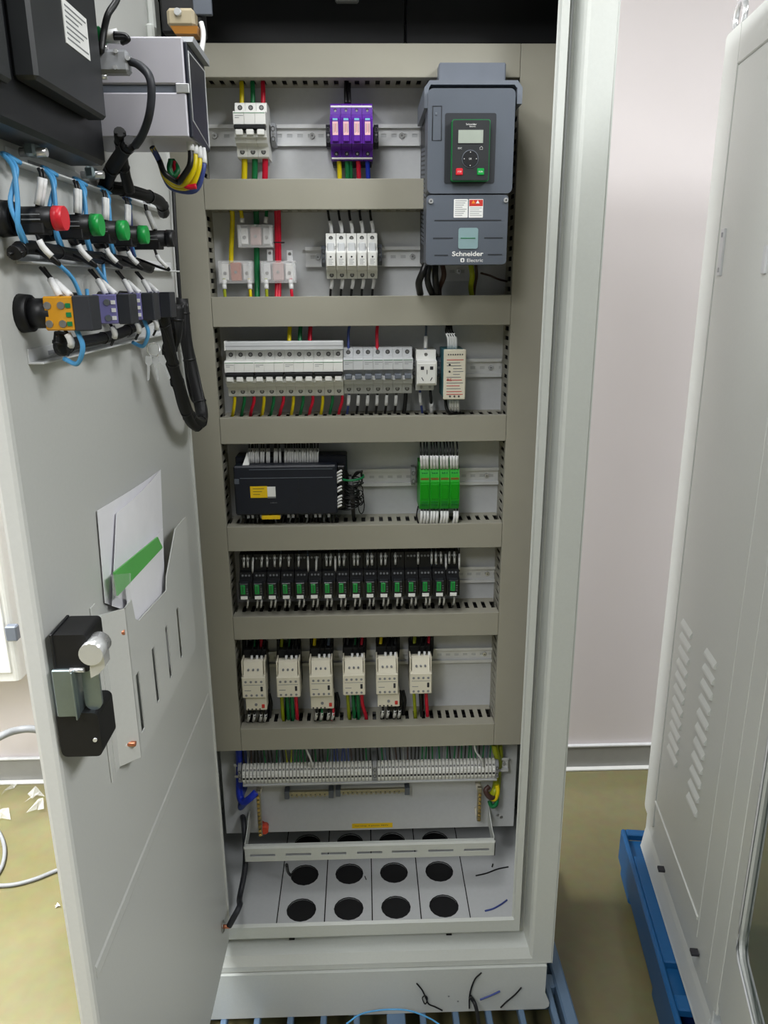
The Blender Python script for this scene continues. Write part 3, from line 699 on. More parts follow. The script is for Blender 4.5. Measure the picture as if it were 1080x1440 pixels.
for k in range(12):
    m_, n = (('w_yellow', 'yellow'), ('w_green', 'green'), ('w_red', 'red'))[k % 3]
    u = 327.5+k*13.6+(k//3)*.5
    W([(u+2.5, 552, .035), (u+2.5, 564, .034), (u+1-(k % 3), 576, .038), (u-1-(k % 3), 586, .05)], .0032, m_, '%s wire leaving the bottom of the %s white three-pole breaker' % (n, ['leftmost', 'second', 'third', 'rightmost'][k//3]))
ox0 = gx+.0006; ox1 = P(580.7, 520, .0).x; ow = (ox1-ox0)/7; ozc = P(532, 523.5, .0).z
O1 = ['grey two-pole breaker next to the three-pole breakers', 'grey single-pole breaker just right of the two-pole one', 'second grey single-pole breaker from the two-pole one', 'middle grey single-pole breaker of the five', 'fourth grey single-pole breaker from the two-pole one', 'last grey single-pole breaker beside the socket']
mcb(ox0, ow, 2, ozc, O1[0], 'grey small breakers', 'light_grey_plastic', dark_bar=False, toggle_m='drive_light')
for k in range(5): mcb(ox0+(k+2)*ow, ow, 1, ozc, O1[k+1], 'grey small breakers', 'light_grey_plastic', dark_bar=False, toggle_m='drive_light')
W([(492, 456, .04), (490, 468, .035), (490, 492, .028)], .0028, 'w_navy', 'navy wire feeding the grey two-pole breaker from above')
W([(531, 456, .04), (530, 470, .035), (530.5, 492, .028)], .0034, 'w_red', 'red wire feeding the grey single-pole breakers from above')
for k in range(7):
    u = 490+k*13.3
    W([(u+1, 549, .035), (u+.5, 560, .034), (u-.5, 572, .037), (u-2.5, 586, .05)], .0026 if k < 6 else .0042, 'w_navy' if k == 0 else 'w_black', 'navy wire with white marker under the grey two-pole breaker' if k == 0 else ('thick black wire under the last grey breaker' if k == 6 else 'black wire with white marker under the grey breakers'), None if k in (0, 6) else 'wires under the grey breakers', ((.15, .5, .0036),))
endclamp(583, 519, 'grey rail end clamp between the last breaker and the socket', m='grey_plastic')
# socket
sx0, sx1, sz0, sz1 = bx(586, 493, 614, 551, .004)
t = thing('rail_socket', 'white rail-mounted mains socket with five slots', 'socket', ((sx0+sx1)/2, YP, sz0))
zz = P(600, 541.5, .004).z; zt_ = P(600, 508, .004).z
MB().prism([(YP-.006, sz0), (.026, sz0), (.022, zz), (YP-.006, zz)], sx0-.0005, sx1-.003).build('lower_terminal_block', 'light_grey_plastic', t)
MB().prism([(YP-.006, zz), (.002, zz), (0, zz+.002), (0, zt_), (.022, zt_+.002), (.024, sz1), (YP-.006, sz1)], sx0, sx1).build('body', 'white_plastic', t)
MB().cbox(sx0+.002, sx1-.002, -.003, .002, zz+.003, zt_-.003, .001).build('face', 'white_plastic', t)
xm = (sx0+sx1)/2; zm = (zz+zt_)/2
for dxx, dzz, w_, h_, rr in ((-.0085, .010, .006, .006, 0), (.0085, .010, .006, .006, 0), (0, .003, .0012, .008, 0), (-.008, -.010, .0015, .007, .5), (.008, -.010, .0015, .007, -.5)):
    c_, s_ = math.cos(rr), math.sin(rr); w2, h2 = w_/2, h_/2
    poly = [(xm+dxx+c_*a-s_*b, zm+dzz+s_*a+c_*b) for a, b in ((-w2, -h2), (w2, -h2), (w2, h2), (-w2, h2))]
    MB().prism(poly, -.0034, -.001, 'y').build('socket_slot', 'ink', t)
screw(t, xm, .0228, (sz1+zt_)/2+.001, .0035)
for dxx in (-.008, .008): screw(t, xm+dxx, .0235, (sz0+zz)/2, .003)
W([(599.5, 456, .05), (599, 470, .04), (598, 496, .03)], .0022, 'w_slate', 'grey-blue wire with white marker entering the socket from above', sleeves=((.45, .85, .004),))
W([(590.5, 548, .04), (591, 562, .036), (593, 574, .04), (594.5, 586, .052)], .0024, 'w_navy', 'navy wire with white marker leaving the socket below left', sleeves=((.1, .5, .003),))
W([(605, 548, .04), (606, 560, .036), (606.5, 572, .04), (607.5, 586, .052)], .0028, 'w_black', 'black and white marked wire leaving the socket below right', sleeves=((.45, .85, .004),))
endclamp(617, 517, 'grey rail end clamp between the socket and the small power supply', m='drive_light')
# small power supply
px0, px1, pz0, pz1 = bx(624, 491.5, 655, 562, -.012)
t = thing('power_supply', 'narrow white power supply with red print and teal side', 'power supply', ((px0+px1)/2, YP, pz0))
MB().cbox(px0+.0008, px1-.0008, -.004, YP-.006, pz0+.001, pz1-.001, .001).build('housing', mat('teal_label', hx(70, 130, 142), .45), t)
MB().cbox(px0, px1, -.012, -.003, pz0, pz1, .0015).build('front_cover', 'cream_plastic', t)
w = px1-px0; hh = pz1-pz0
for k in range(7): MB().cyl((px0+w*(.2+k*.105), -.011, pz1-.009), (px0+w*(.2+k*.105), -.0126, pz1-.009), .0014, n=8).build('terminal_screw', 'screw_dark', t)
for k in range(3): MB().cyl((px0+w*(.3+k*.2), -.011, pz0+.006), (px0+w*(.3+k*.2), -.0126, pz0+.006), .0019, n=8).build('terminal_screw', 'screw_dark', t)
for f in (.70, .565): MB().cyl((px0+w*.26, -.011, pz0+hh*f), (px0+w*.26, -.0128, pz0+hh*f), .002, n=10).build('status_lamp', 'ink', t)
for k in range(13):
    z = pz1-.019-k*.0052; MB().box(px0+w*(.42 if 2 < k < 6 else .13), px0+w*(.88-(k*3 % 4)*.05), -.0124, -.0115, z, z+.0012).build('print_line', 'ink_red' if k in (0, 7, 9, 11, 12) else 'ink_grey', t)
text(t, 'RS', px0+w*.26, -.0124, pz0+hh*.40, .008, .005, 'ink_red')
for k in range(4):
    u = 630.5+k*3.4
    W([(628+k*2.2, 456, .04), (627+k*3, 466, .01), (u, 474, .005), (u+.3, 494, .012)], .0017, 'w_black', 'black wire with white marker entering the top of the small power supply', 'wires into the small power supply', ((.52, .97, .0028),))
for k in range(4):
    u = 633+k*3.6
    W([(u, 559, .012), (u+.3, 570, .01), (u-.4+k*.3, 577, .02), (u-2, 588, .05)], .0017, 'w_black', 'black wire with white marker leaving the small power supply below', 'wires below the small power supply', ((.05, .55, .0028),))
W([(626, 558, .03), (628, 574, .01), (634, 582, .012), (646, 580, .03), (650, 588, .05)], .0032, 'w_black', 'thick black wire curling below the small power supply')

# ================================================================== row 4: controller and green modules
yf = .002
cx0, cx1, cz0, cz1 = bx(329.5, 655, 474, 724, yf)
t = thing('programmable_controller', 'large navy blue controller block with a yellow label', 'controller', ((cx0+cx1)/2, YP, cz0))
ux0, ux1, uz0, uz1 = bx(334, 641, 488, 660, .034)
MB().cbox(ux0-.004, ux1, .034, YP-.006, cz0-.002, uz1, .002).build('rear_body', 'navy_plastic', t)
MB().cbox(cx0, cx1, yf, .036, cz0, cz1, .003).build('front_body', 'navy_plastic', t)
MB().cbox(cx1+.0005, ux1-.004, .012, .036, cz0+.008, cz1-.004, .002).build('expansion_slice', 'dark_plastic', t)
zq = P(400, 672, yf).z
MB().box(cx0+.012, cx1-.008, yf-.0006, yf+.001, zq-.0005, zq+.0005).build('cover_seam', 'drive_light', t)
zq2 = P(400, 660, yf).z; MB().box(cx0+.03, cx1-.008, yf-.0006, yf+.001, zq2-.0004, zq2+.0004).build('cover_seam', 'drive_light', t)
xq = P(420, 690, yf).x; MB().box(xq-.0004, xq+.0004, yf-.0006, yf+.001, cz0+.015, zq-.004).build('cover_seam', 'dark_plastic', t)
a, b, z0, z1 = bx(352, 684, 376, 700, yf-.001)
lb = MB().box(a, b, yf-.0012, yf+.001, z0, z1).build('yellow_label', 'label_yellow', t)
for q in range(3): MB().box(a+.005, b-.006-q*.004, yf-.0015, yf-.001, z1-.005-q*.0055, z1-.0042-q*.0055).build('print_line', 'ink', lb)
a2, b2, z0, z1 = bx(376, 684.5, 387.5, 700.5, yf-.001)
MB().box(a2, b2, yf-.0012, yf+.001, z0+.003, z1).build('white_label', 'label_white', t); MB().box(a2, b2, yf-.0012, yf+.001, z0, z0+.0025).build('label_foot', 'ink_grey', t)
a, b, z0, z1 = bx(328.5, 674, 336, 681, yf-.001); MB().cbox(cx0+.001, b, yf-.001, yf+.001, z0, z1, .0004).build('port_cover', 'drive_grey', t)
for k in range(20): 
    p = P(343+k*6.3, 726, .012)
    if k in (9, 13): continue
    MB().cbox(p.x-.0026, p.x+.0026, .008, .03, cz0-.008, cz0, .0005).build('lower_terminal', 'grey_plastic' if k % 3 else 'dark_plastic', t)
a, b, z0, z1 = bx(368, 724.5, 394, 730, .006); MB().cbox(a, b, .004, .012, z0, z1, .0006).build('yellow_strip', 'label_yellow', t)
p = P(385, 707, yf); text(t, '24DC', p.x, yf-.0004, p.z, .013, .0022, 'ink_grey')
for k in range(26): 
    p = P(350+k*4.7, 650, .033); MB().cyl((p.x, .034, p.z-.001), (p.x, .0325, p.z-.001), .0012, n=6).build('terminal_screw', 'screw_dark', t)
STUFF = []
for k in range(24):
    u = 340+k*5.8+R.uniform(-1, 1); s_ = R.uniform(-3, 3)
    STUFF.append(([P(u, 724, .022), P(u+s_*.3, 731, .020), P(u+s_, 737, .036), P(u+s_, 742, .05)], .0017, 'w_black' if k % 4 else 'w_grey', ()))
# marked wires into the controller
G4 = 'marked wires into the navy controller'
us = [350, 353, 356, 360, 363, 367, 370, 375.5, 378, 386, 389, 394, 401, 404.5, 408, 411.5, 415, 418.5, 422, 425.5, 429, 432.5, 436, 439.5, 443, 446]
for k, u in enumerate(us):
    j = R.uniform(-1, 1)
    W([(u+j*1.5, 622, .05), (u+j, 630, .036), (u+j*.5, 638+R.uniform(-1, 1), .028), (u, 653, .03)], .0013, 'w_black', 'black wire with white marker in the dense row above the navy controller', G4, ((.36, .98, .0024),), n=5)
# white folded tag at the left
p0, p1, p2, p3 = P(347.5, 636, .024), P(351, 650, .022), P(350.5, 659, .01), P(339.5, 658.5, .008)
off = Vector((0, .0012, 0))
MB().add([p0, p1, p2, p3, p0+off, p1+off, p2+off, p3+off], [(0,1,2,3),(4,7,6,5),(0,4,5,1),(1,5,6,2),(2,6,7,3),(3,7,4,0)]).build('paper_tag', 'label_white', None, 'white triangular paper tag at the left of the controller wires', 'tag')
# right side markers and the hanging wire coil
for k in range(12):
    v = 664+k*4.4
    if k in (4, 7): continue
    W([(472, v+3, .012), (476, v, .006), (480, v-2, .004), (486, v-3+R.uniform(-1, 1), .012), (490, v+4, .02)], .0011, 'w_black', 'thin black wire with slanted white marker at the controller right end', 'marked wires at the right end of the controller', ((.05, .42, .0021),), n=5)
t = thing('wire_coil', 'hanging coil of thin black wires bound beside the controller', 'wire coil', tuple(P(495, 720, .02)))
for k in range(16):
    c_ = P(495+R.uniform(-2, 2), 676+k*2.5+R.uniform(-1, 1), .026); rx = .016+R.uniform(-.003, .005)
    pts = [(c_.x+rx*math.cos(a*math.pi/6), c_.y+.02*math.sin(a*math.pi/6), c_.z+.004*math.sin(a*math.pi/6+k)) for a in range(12)]
    MB().tube(spline(pts+[pts[0]], 2), .0013, 5).build('wire_loop', 'w_black', t)
for k in range(5):
    j = R.uniform(-3, 3)
    MB().tube(spline([P(490+j, 668, .03), P(494+j, 690, .012), P(496+j*.6, 712, .012), P(497.5+j*.3, 736, .05)]), .0024, 6).build('wire_tail', 'w_black', t)
for k in range(3):
    c_ = P(506+k, 690+k*10, .02); pts = [(c_.x+.006*math.cos(a*math.pi/5), c_.y, c_.z+(.012+.003*k)*math.sin(a*math.pi/5)) for a in range(10)]
    MB().tube(spline(pts+[pts[0]], 2), .0011, 5).build('loose_loop', 'w_black', t)
for k in range(4):
    c_ = P(501+k*2.5, 664-k*.6, .01); MB().tube(spline([P(496, 672, .02), c_, P(508, 664+k, .01), P(509, 676, .02)]), .0018, 5).build('top_loop', 'w_black', t)
wire([P(482, 674, .01), P(487, 675.5, .0), P(500, 675, -.002), P(510, 671.5, .01), P(511, 668, .022)], .0022, 'w_green', 'green wire tied around the black wire coil')
# green isolator modules
gx0, gx1, gz0, gz1 = bx(590.5, 659, 646.5, 717.5, -.006); gw = (gx1-gx0)/4; gzc = (gz0+gz1)/2
GL = ['leftmost green signal module of the four', 'second green signal module from the left', 'third green signal module from the left', 'rightmost green signal module of the four']
for k in range(4):
    a = gx0+k*gw; b = a+gw; xc = (a+b)/2
    t = thing('signal_module', GL[k], 'signal module', (xc, YP, gz0), 'green signal modules')
    MB().prism([(YP-.006, gz0-.004), (.02, gz0-.004), (.004, gz0), (-.004, gz0+.012), (-.006, gz0+.02), (-.006, gz1-.026), (.0, gz1-.012), (.006, gz1), (.022, gz1+.004), (YP-.006, gz1+.004)], a+.0004, b-.0004).build('housing', 'green_module', t)
    MB().cbox(a+.002, b-.002, -.0072, -.004, gz0+.022, gz1-.030, .0008).build('front_flap', mat('green_flap', hx(10, 146, 14), .35), t)
    for q, zz_ in enumerate((gz1-.010, gz0+.009)):
        for s in (-1, 0, 1): MB().cyl((xc+s*.0042, .003, zz_), (xc+s*.0042, -.003+(.003 if q == 0 else 0), zz_), .0015, n=6).build('terminal_screw', 'keypad_green', t)
    MB().box(a+.002, b-.002, -.0045, -.001, gz1-.024, gz1-.0185).build('red_print', mat('ink_brown', hx(120, 90, 30), .6, noise=0), t)
    for q in range(2): MB().box(a+.003, b-.003, -.0064, -.005, gz0+.013+q*.004, gz0+.0136+q*.004).build('print_line', 'keypad_green', t)
    for q in range(3):
        u = 592.5+k*13.9+q*4.2
        W([(u-1+R.uniform(-1, 1), 617, .03), (u+R.uniform(-1, 1), 632, .0), (u, 644, -.002), (u+.5, 662, .006)], .0017, 'w_black', 'black wire with white marker above the green signal modules', 'marked wires above the green modules', ((.58, .93, .0029),), n=5)
    for q in range(3):
        u = 593+k*13.9+q*4.2
        if k == 3 and q == 0: continue
        W([(u, 714, .006), (u+R.uniform(-.5, .5), 728, .0), (u-1.5, 737, .012), (u-2, 742, .045)], .0015, 'w_black', 'black wire with white marker below the green signal modules', 'marked wires below the green modules', ((.08, .58, .0029),), n=5)
W([(588, 712, .02), (586, 726, .005), (590, 739, .01), (594, 735, .03)], .0015, 'w_black', 'thin black wire looping left of the green signal modules')
endclamp(581.5, 671, 'grey rail end clamp left of the green signal modules', m='grey_plastic')

# ================================================================== row 5: relays
RP = [345+19.5*k for k in range(16)]
first = None
relabel = ['leftmost relay with green lever in the relay row'] + ['%s relay from the left in the relay row' % ORD[k] for k in range(1, 15)] + ['rightmost relay with green lever in the relay row']
ry = .004
zA = P(490, 778, .03).z; zB = P(490, 816, .012).z; zC = P(490, 842, ry).z
xa0 = P(345, 828, ry).x; xa15 = P(637.5, 824, ry).x; rp = (xa15-xa0)/15
zl0 = P(345, 842.5, ry).z; 
t = thing('relay', relabel[0], 'relay', (xa0, YP, zC), 'relays with green levers'); w = rp*.47
zg1, zg0 = P(490, 817, ry).z, P(490, 829.5, ry).z; zw1, zw0 = P(490, 832.5, ry).z, P(490, 837, ry).z
MB().prism([(YP-.006, zC), (.02, zC), (ry+.002, zC+.002), (ry+.001, zB), (.02, zB+.004), (.022, zB+.016), (.030, zB+.018), (.032, zA), (YP-.006, zA)], xa0-w, xa0+w).build('socket_body', 'dark_plastic', t)
MB().cbox(xa0-w*.72, xa0+w*.6, ry-.012, ry+.004, zg0-.012, zg1+.002, .001).build('relay_cube', mat('relay_smoke', hx(34, 38, 42), .3), t)
MB().cbox(xa0-w*.55, xa0+w*.15, ry-.0155, ry-.010, zg0, zg1, .0008).build('green_lever', 'relay_green', t)
MB().box(xa0-w*.24, xa0-w*.16, ry-.0158, ry-.0145, zg0+.003, zg1-.001).build('lever_groove', 'ink', t)
MB().cbox(xa0-w*.62, xa0+w*.42, ry-.014, ry-.010, zw0, zw1, .0005).build('white_label', 'label_white', t)
for q in range(3): MB().box(xa0+w*.28, xa0+w*.56, ry-.0124, ry-.0115, zg0+q*.005, zg0+.0008+q*.005).build('print_line', 'ink_grey', t)
for q in (-1, 0, 1):
    MB().cyl((xa0+q*.0065, .033, zA-.008), (xa0+q*.0065, .0305, zA-.008), .0022, n=8).build('terminal_screw', 'ink_grey', t)
    MB().cyl((xa0+q*.0065, .023, zB+.010), (xa0+q*.0065, .0205, zB+.010), .0022, n=8).build('terminal_screw', 'ink_grey', t)
    if q: MB().cyl((xa0+q*.0065, .006, zC+.006), (xa0+q*.0065, .003, zC+.006), .002, n=8).build('terminal_screw', 'ink_grey', t)
for k in range(1, 16): copy_tree(t, (rp*k, 0, 0), relabel[k])
G5 = 'marked wires above the relays'
tops = [343, 348, 355.5, 368, 375.5, 386, 394.5, 406, 420, 433, 445, 459, 465, 471.5, 477, 484, 498, 503, 517, 522.5, 503, 517, 523, 536, 542, 556, 588, 607, 613, 620, 627, 632, 639, 646]
low = {355.5, 433, 445, 471.5, 607.5, 627, 646}
for u in tops:
    lo = 9 if u in low else 0; s = R.uniform(-2, 2); dv = -(u-345)*.018
    W([(u+s*.6, 772+dv, .05), (u+s*.3, 779+dv, .036), (u-s*.1, 787+dv+lo*.6, .022), (u-s*.3, 800+dv+lo, .026)], .0012, 'w_slate' if R.random() < .4 else 'w_black', 'thin wire with white marker entering the relay row from above', G5, ((.38, .92, .0021),), n=5)
for k in range(32):
    u = 350+k*9.3+R.uniform(-2, 2)
    STUFF.append(([P(u, 774-k*.2, .05), P(u+R.uniform(-2, 2), 783-k*.2, .034), P(u+R.uniform(-1, 1), 792-k*.2, .03)], .0011, 'w_black', ()))
for k in range(30):
    u = 348.5+k*9.9+(4 if k % 2 else 0)-k*.05; s = R.uniform(-2, 2); dv = -k*.15
    STUFF.append(([P(u, 840+dv, .014), P(u+s*.4, 849+dv, .012), P(u-1.5, 857+dv, .03), P(u-2.5, 866+dv, .05)], .0013, 'w_black', ((.08, .55, .0021),)))

# ================================================================== row 6: contactors
def contactor(u0, u1, v0, v1, ov, label, group):
    y = -.008; x0, x1, z0, z1 = bx(u0, v0, u1, v1, y); xc = (x0+x1)/2; w = x1-x0
    x0, x1 = xc-w/2, xc+w/2; h = z1-z0
    t = thing('contactor', label, 'contactor', (xc, YP, z0), group)
    MB().cbox(x0+.001, x1-.001, .032, YP-.006, z0-.004, z1+.012, .0015).build('base', 'dark_plastic', t)
    MB().cbox(x0, x1, .012, .034, z0, z1-.006, .0015).build('body', 'cream_plastic', t)
    MB().cbox(x0, x1, y, .014, z0, z0+h*.62, .0018).build('front_block', 'cream_plastic', t)
    MB().prism([(.012, z0+h*.62), (y+.001, z0+h*.62), (.006, z1-.002), (.014, z1)], x0+.0045, x1-.0045).build('upper_block', 'cream_plastic', t)
    for s in (-1, 1): MB().cbox((x0 if s < 0 else x1-.003), (x0+.003 if s < 0 else x1), .0, .03, z0+h*.58, z1+.002, .0008).build('side_ear', 'cream_plastic', t)
    for k in range(4):
        xx = x0+w*(.17+.22*k)
        for zz_ in (z0+h*.48, z0+h*.085): MB().cyl((xx, y+.002, zz_), (xx, y-.0006, zz_), .0026, n=8).build('terminal_screw', 'ink_grey', t)
    for k in range(3): MB().cyl((x0+w*(.3+.2*k), .004, z0+h*.79), (x0+w*(.3+.2*k), -.0035, z0+h*.79), .0022, n=8).build('terminal_opening', 'ink_grey', t)
    MB().cbox(x0+w*.78, x0+w*.88, y-.001, y+.002, z0+h*.20, z0+h*.34, .0006).build('indicator', 'ink', t)
    MB().box(x0+w*.08, x0+w*.92, y-.0004, y+.001, z0+h*.385, z0+h*.395).build('cover_seam', 'ink_grey', t)
    MB().box(x0+w*.1, x0+w*.38, y-.0004, y+.001, z0+h*.22, z0+h*.235).build('print_line', 'ink_grey', t)
    return t, x0, x1, z0, z1
C6 = [(339.5, 373, 934, 982, 1), (388.5, 421.5, 934, 981, 0), (435, 467.5, 932, 980, 1), (482, 513.5, 931, 978, 0), (529, 560, 929.5, 977, 1), (576.5, 607.5, 928.5, 976, 0)]
CL = ['leftmost white contactor, with an overload relay below', 'second white contactor from the left', 'third white contactor from the left, with an overload relay below', 'fourth white contactor from the left', 'fifth white contactor from the left, with an overload relay below', 'rightmost white contactor of the six']
OL = ['white overload relay under the leftmost contactor', None, 'white overload relay under the third contactor', None, 'white overload relay under the fifth contactor', None]
pal = [('w_black', 'w_green', 'w_red'), ('w_yg', 'w_green', 'w_black'), ('w_yellow', 'w_black', 'w_slate'), ('w_black', 'w_green', 'w_red'), ('w_yellow', 'w_black', 'w_black'), ('w_yg', 'w_black', 'w_red')]
WN = {'w_black': 'black', 'w_green': 'green', 'w_red': 'red', 'w_yg': 'olive', 'w_yellow': 'yellow', 'w_slate': 'slate'}
for k, (u0, u1, v0, v1, ov) in enumerate(C6):
    t, x0, x1, z0, z1 = contactor(u0, u1, v0, v1, ov, CL[k], 'white contactors'); w = x1-x0
    nm = ['leftmost', 'second', 'third', 'fourth', 'fifth', 'rightmost'][k]
    vb = v1
    if ov:
        q0, q1, o0, o1 = bx(u0+6 if k == 0 else u0+2, v1, u1+2, v1+17, .0); 
        o1 = z0-.0006
        t2 = thing('overload_relay', OL[k], 'overload relay', ((q0+q1)/2, YP, o0), 'white overload relays')
        MB().cbox(q0, q1, .0, .03, o0, o1, .0015).build('body', 'cream_plastic', t2)
        MB().cbox(q0+.002, q1-.002, .03, YP-.002, o0+.002, o1, .0015).build('rear_body', 'dark_plastic', t2)
        MB().cbox(q1-.010, q1-.004, -.002, .002, o0+.006, o0+.014, .0006).build('reset_button', 'warn_red', t2)
        MB().cyl(((q0+q1)/2, .001, o0+.014), ((q0+q1)/2, -.002, o0+.014), .003, n=10).build('setting_dial', 'ink_grey', t2)
        for j in range(4): MB().cyl((q0+.005+j*.008, .001, o0+.003), (q0+.005+j*.008, -.0006, o0+.003), .0018, n=8).build('terminal_screw', 'ink', t2)
        vb = v1+17
    um = (u0+u1)/2
    # supply wires from the duct above
    for j, (c_, du) in enumerate(zip(pal[k], (-11, -1, 9))):
        W([(um+du+3, v0-41, .055), (um+du+2, v0-28, .05), (um+du+1, v0-14, .042), (um+du+2, v0-3, .04)], .0038, c_, '%s power wire entering the top of the %s contactor' % (WN[c_], nm) if pal[k].count(c_) == 1 else 'black power wire entering the top of the fifth contactor', None if pal[k].count(c_) == 1 else 'black wires of the fifth contactor')
    for j, du in enumerate((-14, 2, 14)):
        W([(um+du+1, v0-39, .06), (um+du+1, v0-20, .056), (um+du, v0-6, .05)], .0046, 'w_black', 'thick black wire in the bundle above the %s contactor' % nm, 'black bundle above the %s contactor' % nm)
    for j, du in enumerate((-2.5, 5, 11.5)):
        W([(um+du+3, v0-36, .05), (um+du+1, v0-18, .03), (um+du, v0-10, .018), (um+du, v0+5, .012)], .0014, 'w_black', 'thin control wire with white marker at the top of the %s contactor' % nm, 'marked control wires at the top of the %s contactor' % nm, ((.60, .98, .0028),), n=5)
    # outgoing wires
    if ov:
        for j, du in enumerate((-9, -1.5, 8, 14.5)):
            W([(um+3+du, vb-1, .014), (um+3+du, vb+8, .014), (um+1+du, vb+16, .03), (um+du-1, vb+30-k*.6, .055)], .0026, ('w_black', 'w_green', 'w_black', 'w_red')[j] if k == 2 else 'w_black', 'wire with white marker leaving the overload relay under the %s contactor' % nm, 'wires under the overload relay of the %s contactor' % nm, ((.1, .42, .0032),))
        for j, du in enumerate((19, 24)):
            W([(um+du-2, v1-6, .05), (um+du+1, v1+8, .046), (um+du-1, v1+24, .045), (um+du-2, v1+46, .055)], .004, 'w_black', 'thick black cable falling to the right of the %s contactor' % nm, 'black cables right of the %s contactor' % nm)
    else:
        cs = (('w_yg', 'olive', -8), ('w_green', 'green', -.5), ('w_green', 'green', 6), ('w_red', 'red', 12)) if k < 5 else (('w_yg', 'olive', -9), ('w_black', 'black', 0), ('w_red', 'red', 8))
        for c_, n, du in cs:
            bend = 6 if (k == 3 and n == 'red') else 0
            W([(um+du-1, v1-3, .035), (um+du, v1+12, .034), (um+du+1+bend*.6, v1+28, .036), (um+du+bend+2, v1+45, .055)], .0040, c_, '%s wire falling from the %s contactor into the lowest duct' % (n, nm), None if n != 'green' else 'green wires under the %s contactor' % nm)
for k in range(5):
    u = 403+k*48; STUFF.append(([P(u, 905, .06), P(u+1, 925, .066), P(u, 950, .068), P(u-1, 1000, .066), P(u-2, 1020, .055)], .003, 'w_black', ()))
for k in range(7):
    u = 612+k*11.8; v = 1009-k*.3
    W([(u-2, v-3, .05), (u, v+1, .046), (u+1, v+5, .05), (u+1, v+9, .056)], .0034, 'w_green' if k > 1 else 'w_yg', 'short green wire end showing in a slot of the lowest duct', 'green wire ends in the lowest duct')

# ================================================================== row 7: terminal strip
ty = .032
tl = P(340, 1090, ty); tr = P(697, 1085, ty); mid0 = P(523.5, 1087, ty).x; mid1 = P(530.5, 1087, ty).x
tz = (P(420, 1091, ty).z+P(620, 1087, ty).z)/2
rail_x1 = P(714, 1086, YP-.02).x
t = thing('mounting_rail', 'raised steel rail carrying the long terminal strip', 'rail', (0, YP, tz-.02), 'steel mounting rails')
ra = P(330, 1092, .055).x; yr = .055
prf = MB().box(ra, rail_x1, yr, yr+.0012, tz+.0125, tz+.0175).box(ra, rail_x1, yr, yr+.0012, tz-.0175, tz-.0125).box(ra, rail_x1, yr, yr+.008, tz+.0115, tz+.0125).box(ra, rail_x1, yr, yr+.008, tz-.0125, tz-.0115).box(ra, rail_x1, yr+.0068, yr+.008, tz-.0115, tz+.0115)
prf.build('top_hat_profile', 'rail_steel', t)
for x in (ra+.012, rail_x1-.02): MB().cbox(x-.008, x+.008, yr+.008, YP-.0004, tz-.014, tz+.014, .001).build('stand_off', 'rail_steel', t)
for x in (rail_x1-.010,): MB().cyl((x, yr+.008, tz), (x, yr+.0035, tz), .005, .0045, 12).build('rail_screw', 'chrome', t)
MB().prism([(.04, tz-.030), (.038, tz-.026), (.052, tz-.018), (.058, tz-.018), (.058, tz-.030)], P(340, 1092, ty).x, rail_x1-.028).build('lower_ledge', 'light_grey_plastic', t)
tproto = None
def terminal(xc, tw, label, group):
    t = thing('terminal_block', label, 'terminal block', (xc, YP, tz-.024), group)
    h = .0235
    MB().prism([(yr, tz-h+.004), (.048, tz-h), (.040, tz-h+.001), (.034, tz-.012), (ty, tz-.010), (ty, tz+.008), (.036, tz+.012), (.040, tz+h-.004), (.046, tz+h), (yr, tz+h-.004)], xc-tw*.41, xc+tw*.41).build('body', 'white_plastic', t)
    MB().cbox(xc-tw*.36, xc+tw*.36, ty-.0016, ty+.001, tz-.0010, tz+.0055, .0004).build('marker_tag', 'label_white', t)
    MB().box(xc-tw*.3, xc+tw*.3, ty-.0005, ty+.001, tz-.0066, tz-.0016).build('clamp_opening', 'ink', t)
    MB().cbox(xc-tw*.34, xc+tw*.34, .0325, .036, tz-.0125, tz-.0082, .0004).build('lower_marker', 'label_white', t)
    MB().cyl((xc, .040, tz+.0145), (xc, .0355, tz+.0135), tw*.26, n=6).build('terminal_screw', 'ink_grey', t)
    return t
NL, NR = 36, 33
twl = (mid0-tl.x)/NL; twr = (tr.x-mid1)/NR
t1 = terminal(tl.x+twl/2, twl, 'slim grey terminal block in the left half of the terminal strip', 'terminal blocks left of the divider')
t1['label'] = 'leftmost slim grey terminal block of the terminal strip'
for k in range(1, NL): copy_tree(t1, (twl*k, 0, 0), 'slim grey terminal block in the left half of the terminal strip')
t2 = terminal(mid1+twr/2, twr, 'slim grey terminal block in the right half of the terminal strip', 'terminal blocks right of the divider')
for k in range(1, NR): copy_tree(t2, (twr*k, 0, 0), 'slim grey terminal block in the right half of the terminal strip' if k < NR-1 else 'rightmost slim grey terminal block of the terminal strip')
endclamp(527, 1087, 'grey end clamp dividing the terminal strip in the middle', y=.03, h=.05, w=.009)
endclamp(699, 1085, 'grey end clamp closing the right end of the terminal strip', y=.034, h=.046, w=.007)
endclamp(337, 1091, 'grey end clamp closing the left end of the terminal strip', y=.034, h=.046, w=.007)
wc = ['w_black', 'w_black', 'w_brown', 'w_slate', 'w_black', 'w_grey', 'w_green', 'w_black']
for k in range(NL+NR):
    x = tl.x+twl*(k+.5) if k < NL else mid1+twr*(k-NL+.5)
    f = (x-tl.x)/(tr.x-tl.x)
    zone = 'w_yg' if .165 < f < .2 else 'w_green' if (.2 < f < .25 or f > .72 and k % 2) else 'w_navy' if .36 < f < .43 else wc[(k*5+k//7) % 8]
    s = R.uniform(-.007, .007); zt_ = Zd[-1][1]+.012
    half = 'left' if k < NL else 'right'
    STUFF.append(([(x+s, .052, zt_), (x+s*.8, .05, zt_-.018), (x+s*.2, .046, tz+.036), (x, .045, tz+.021)], .0017, zone, ((.84, 1., .0024),)))
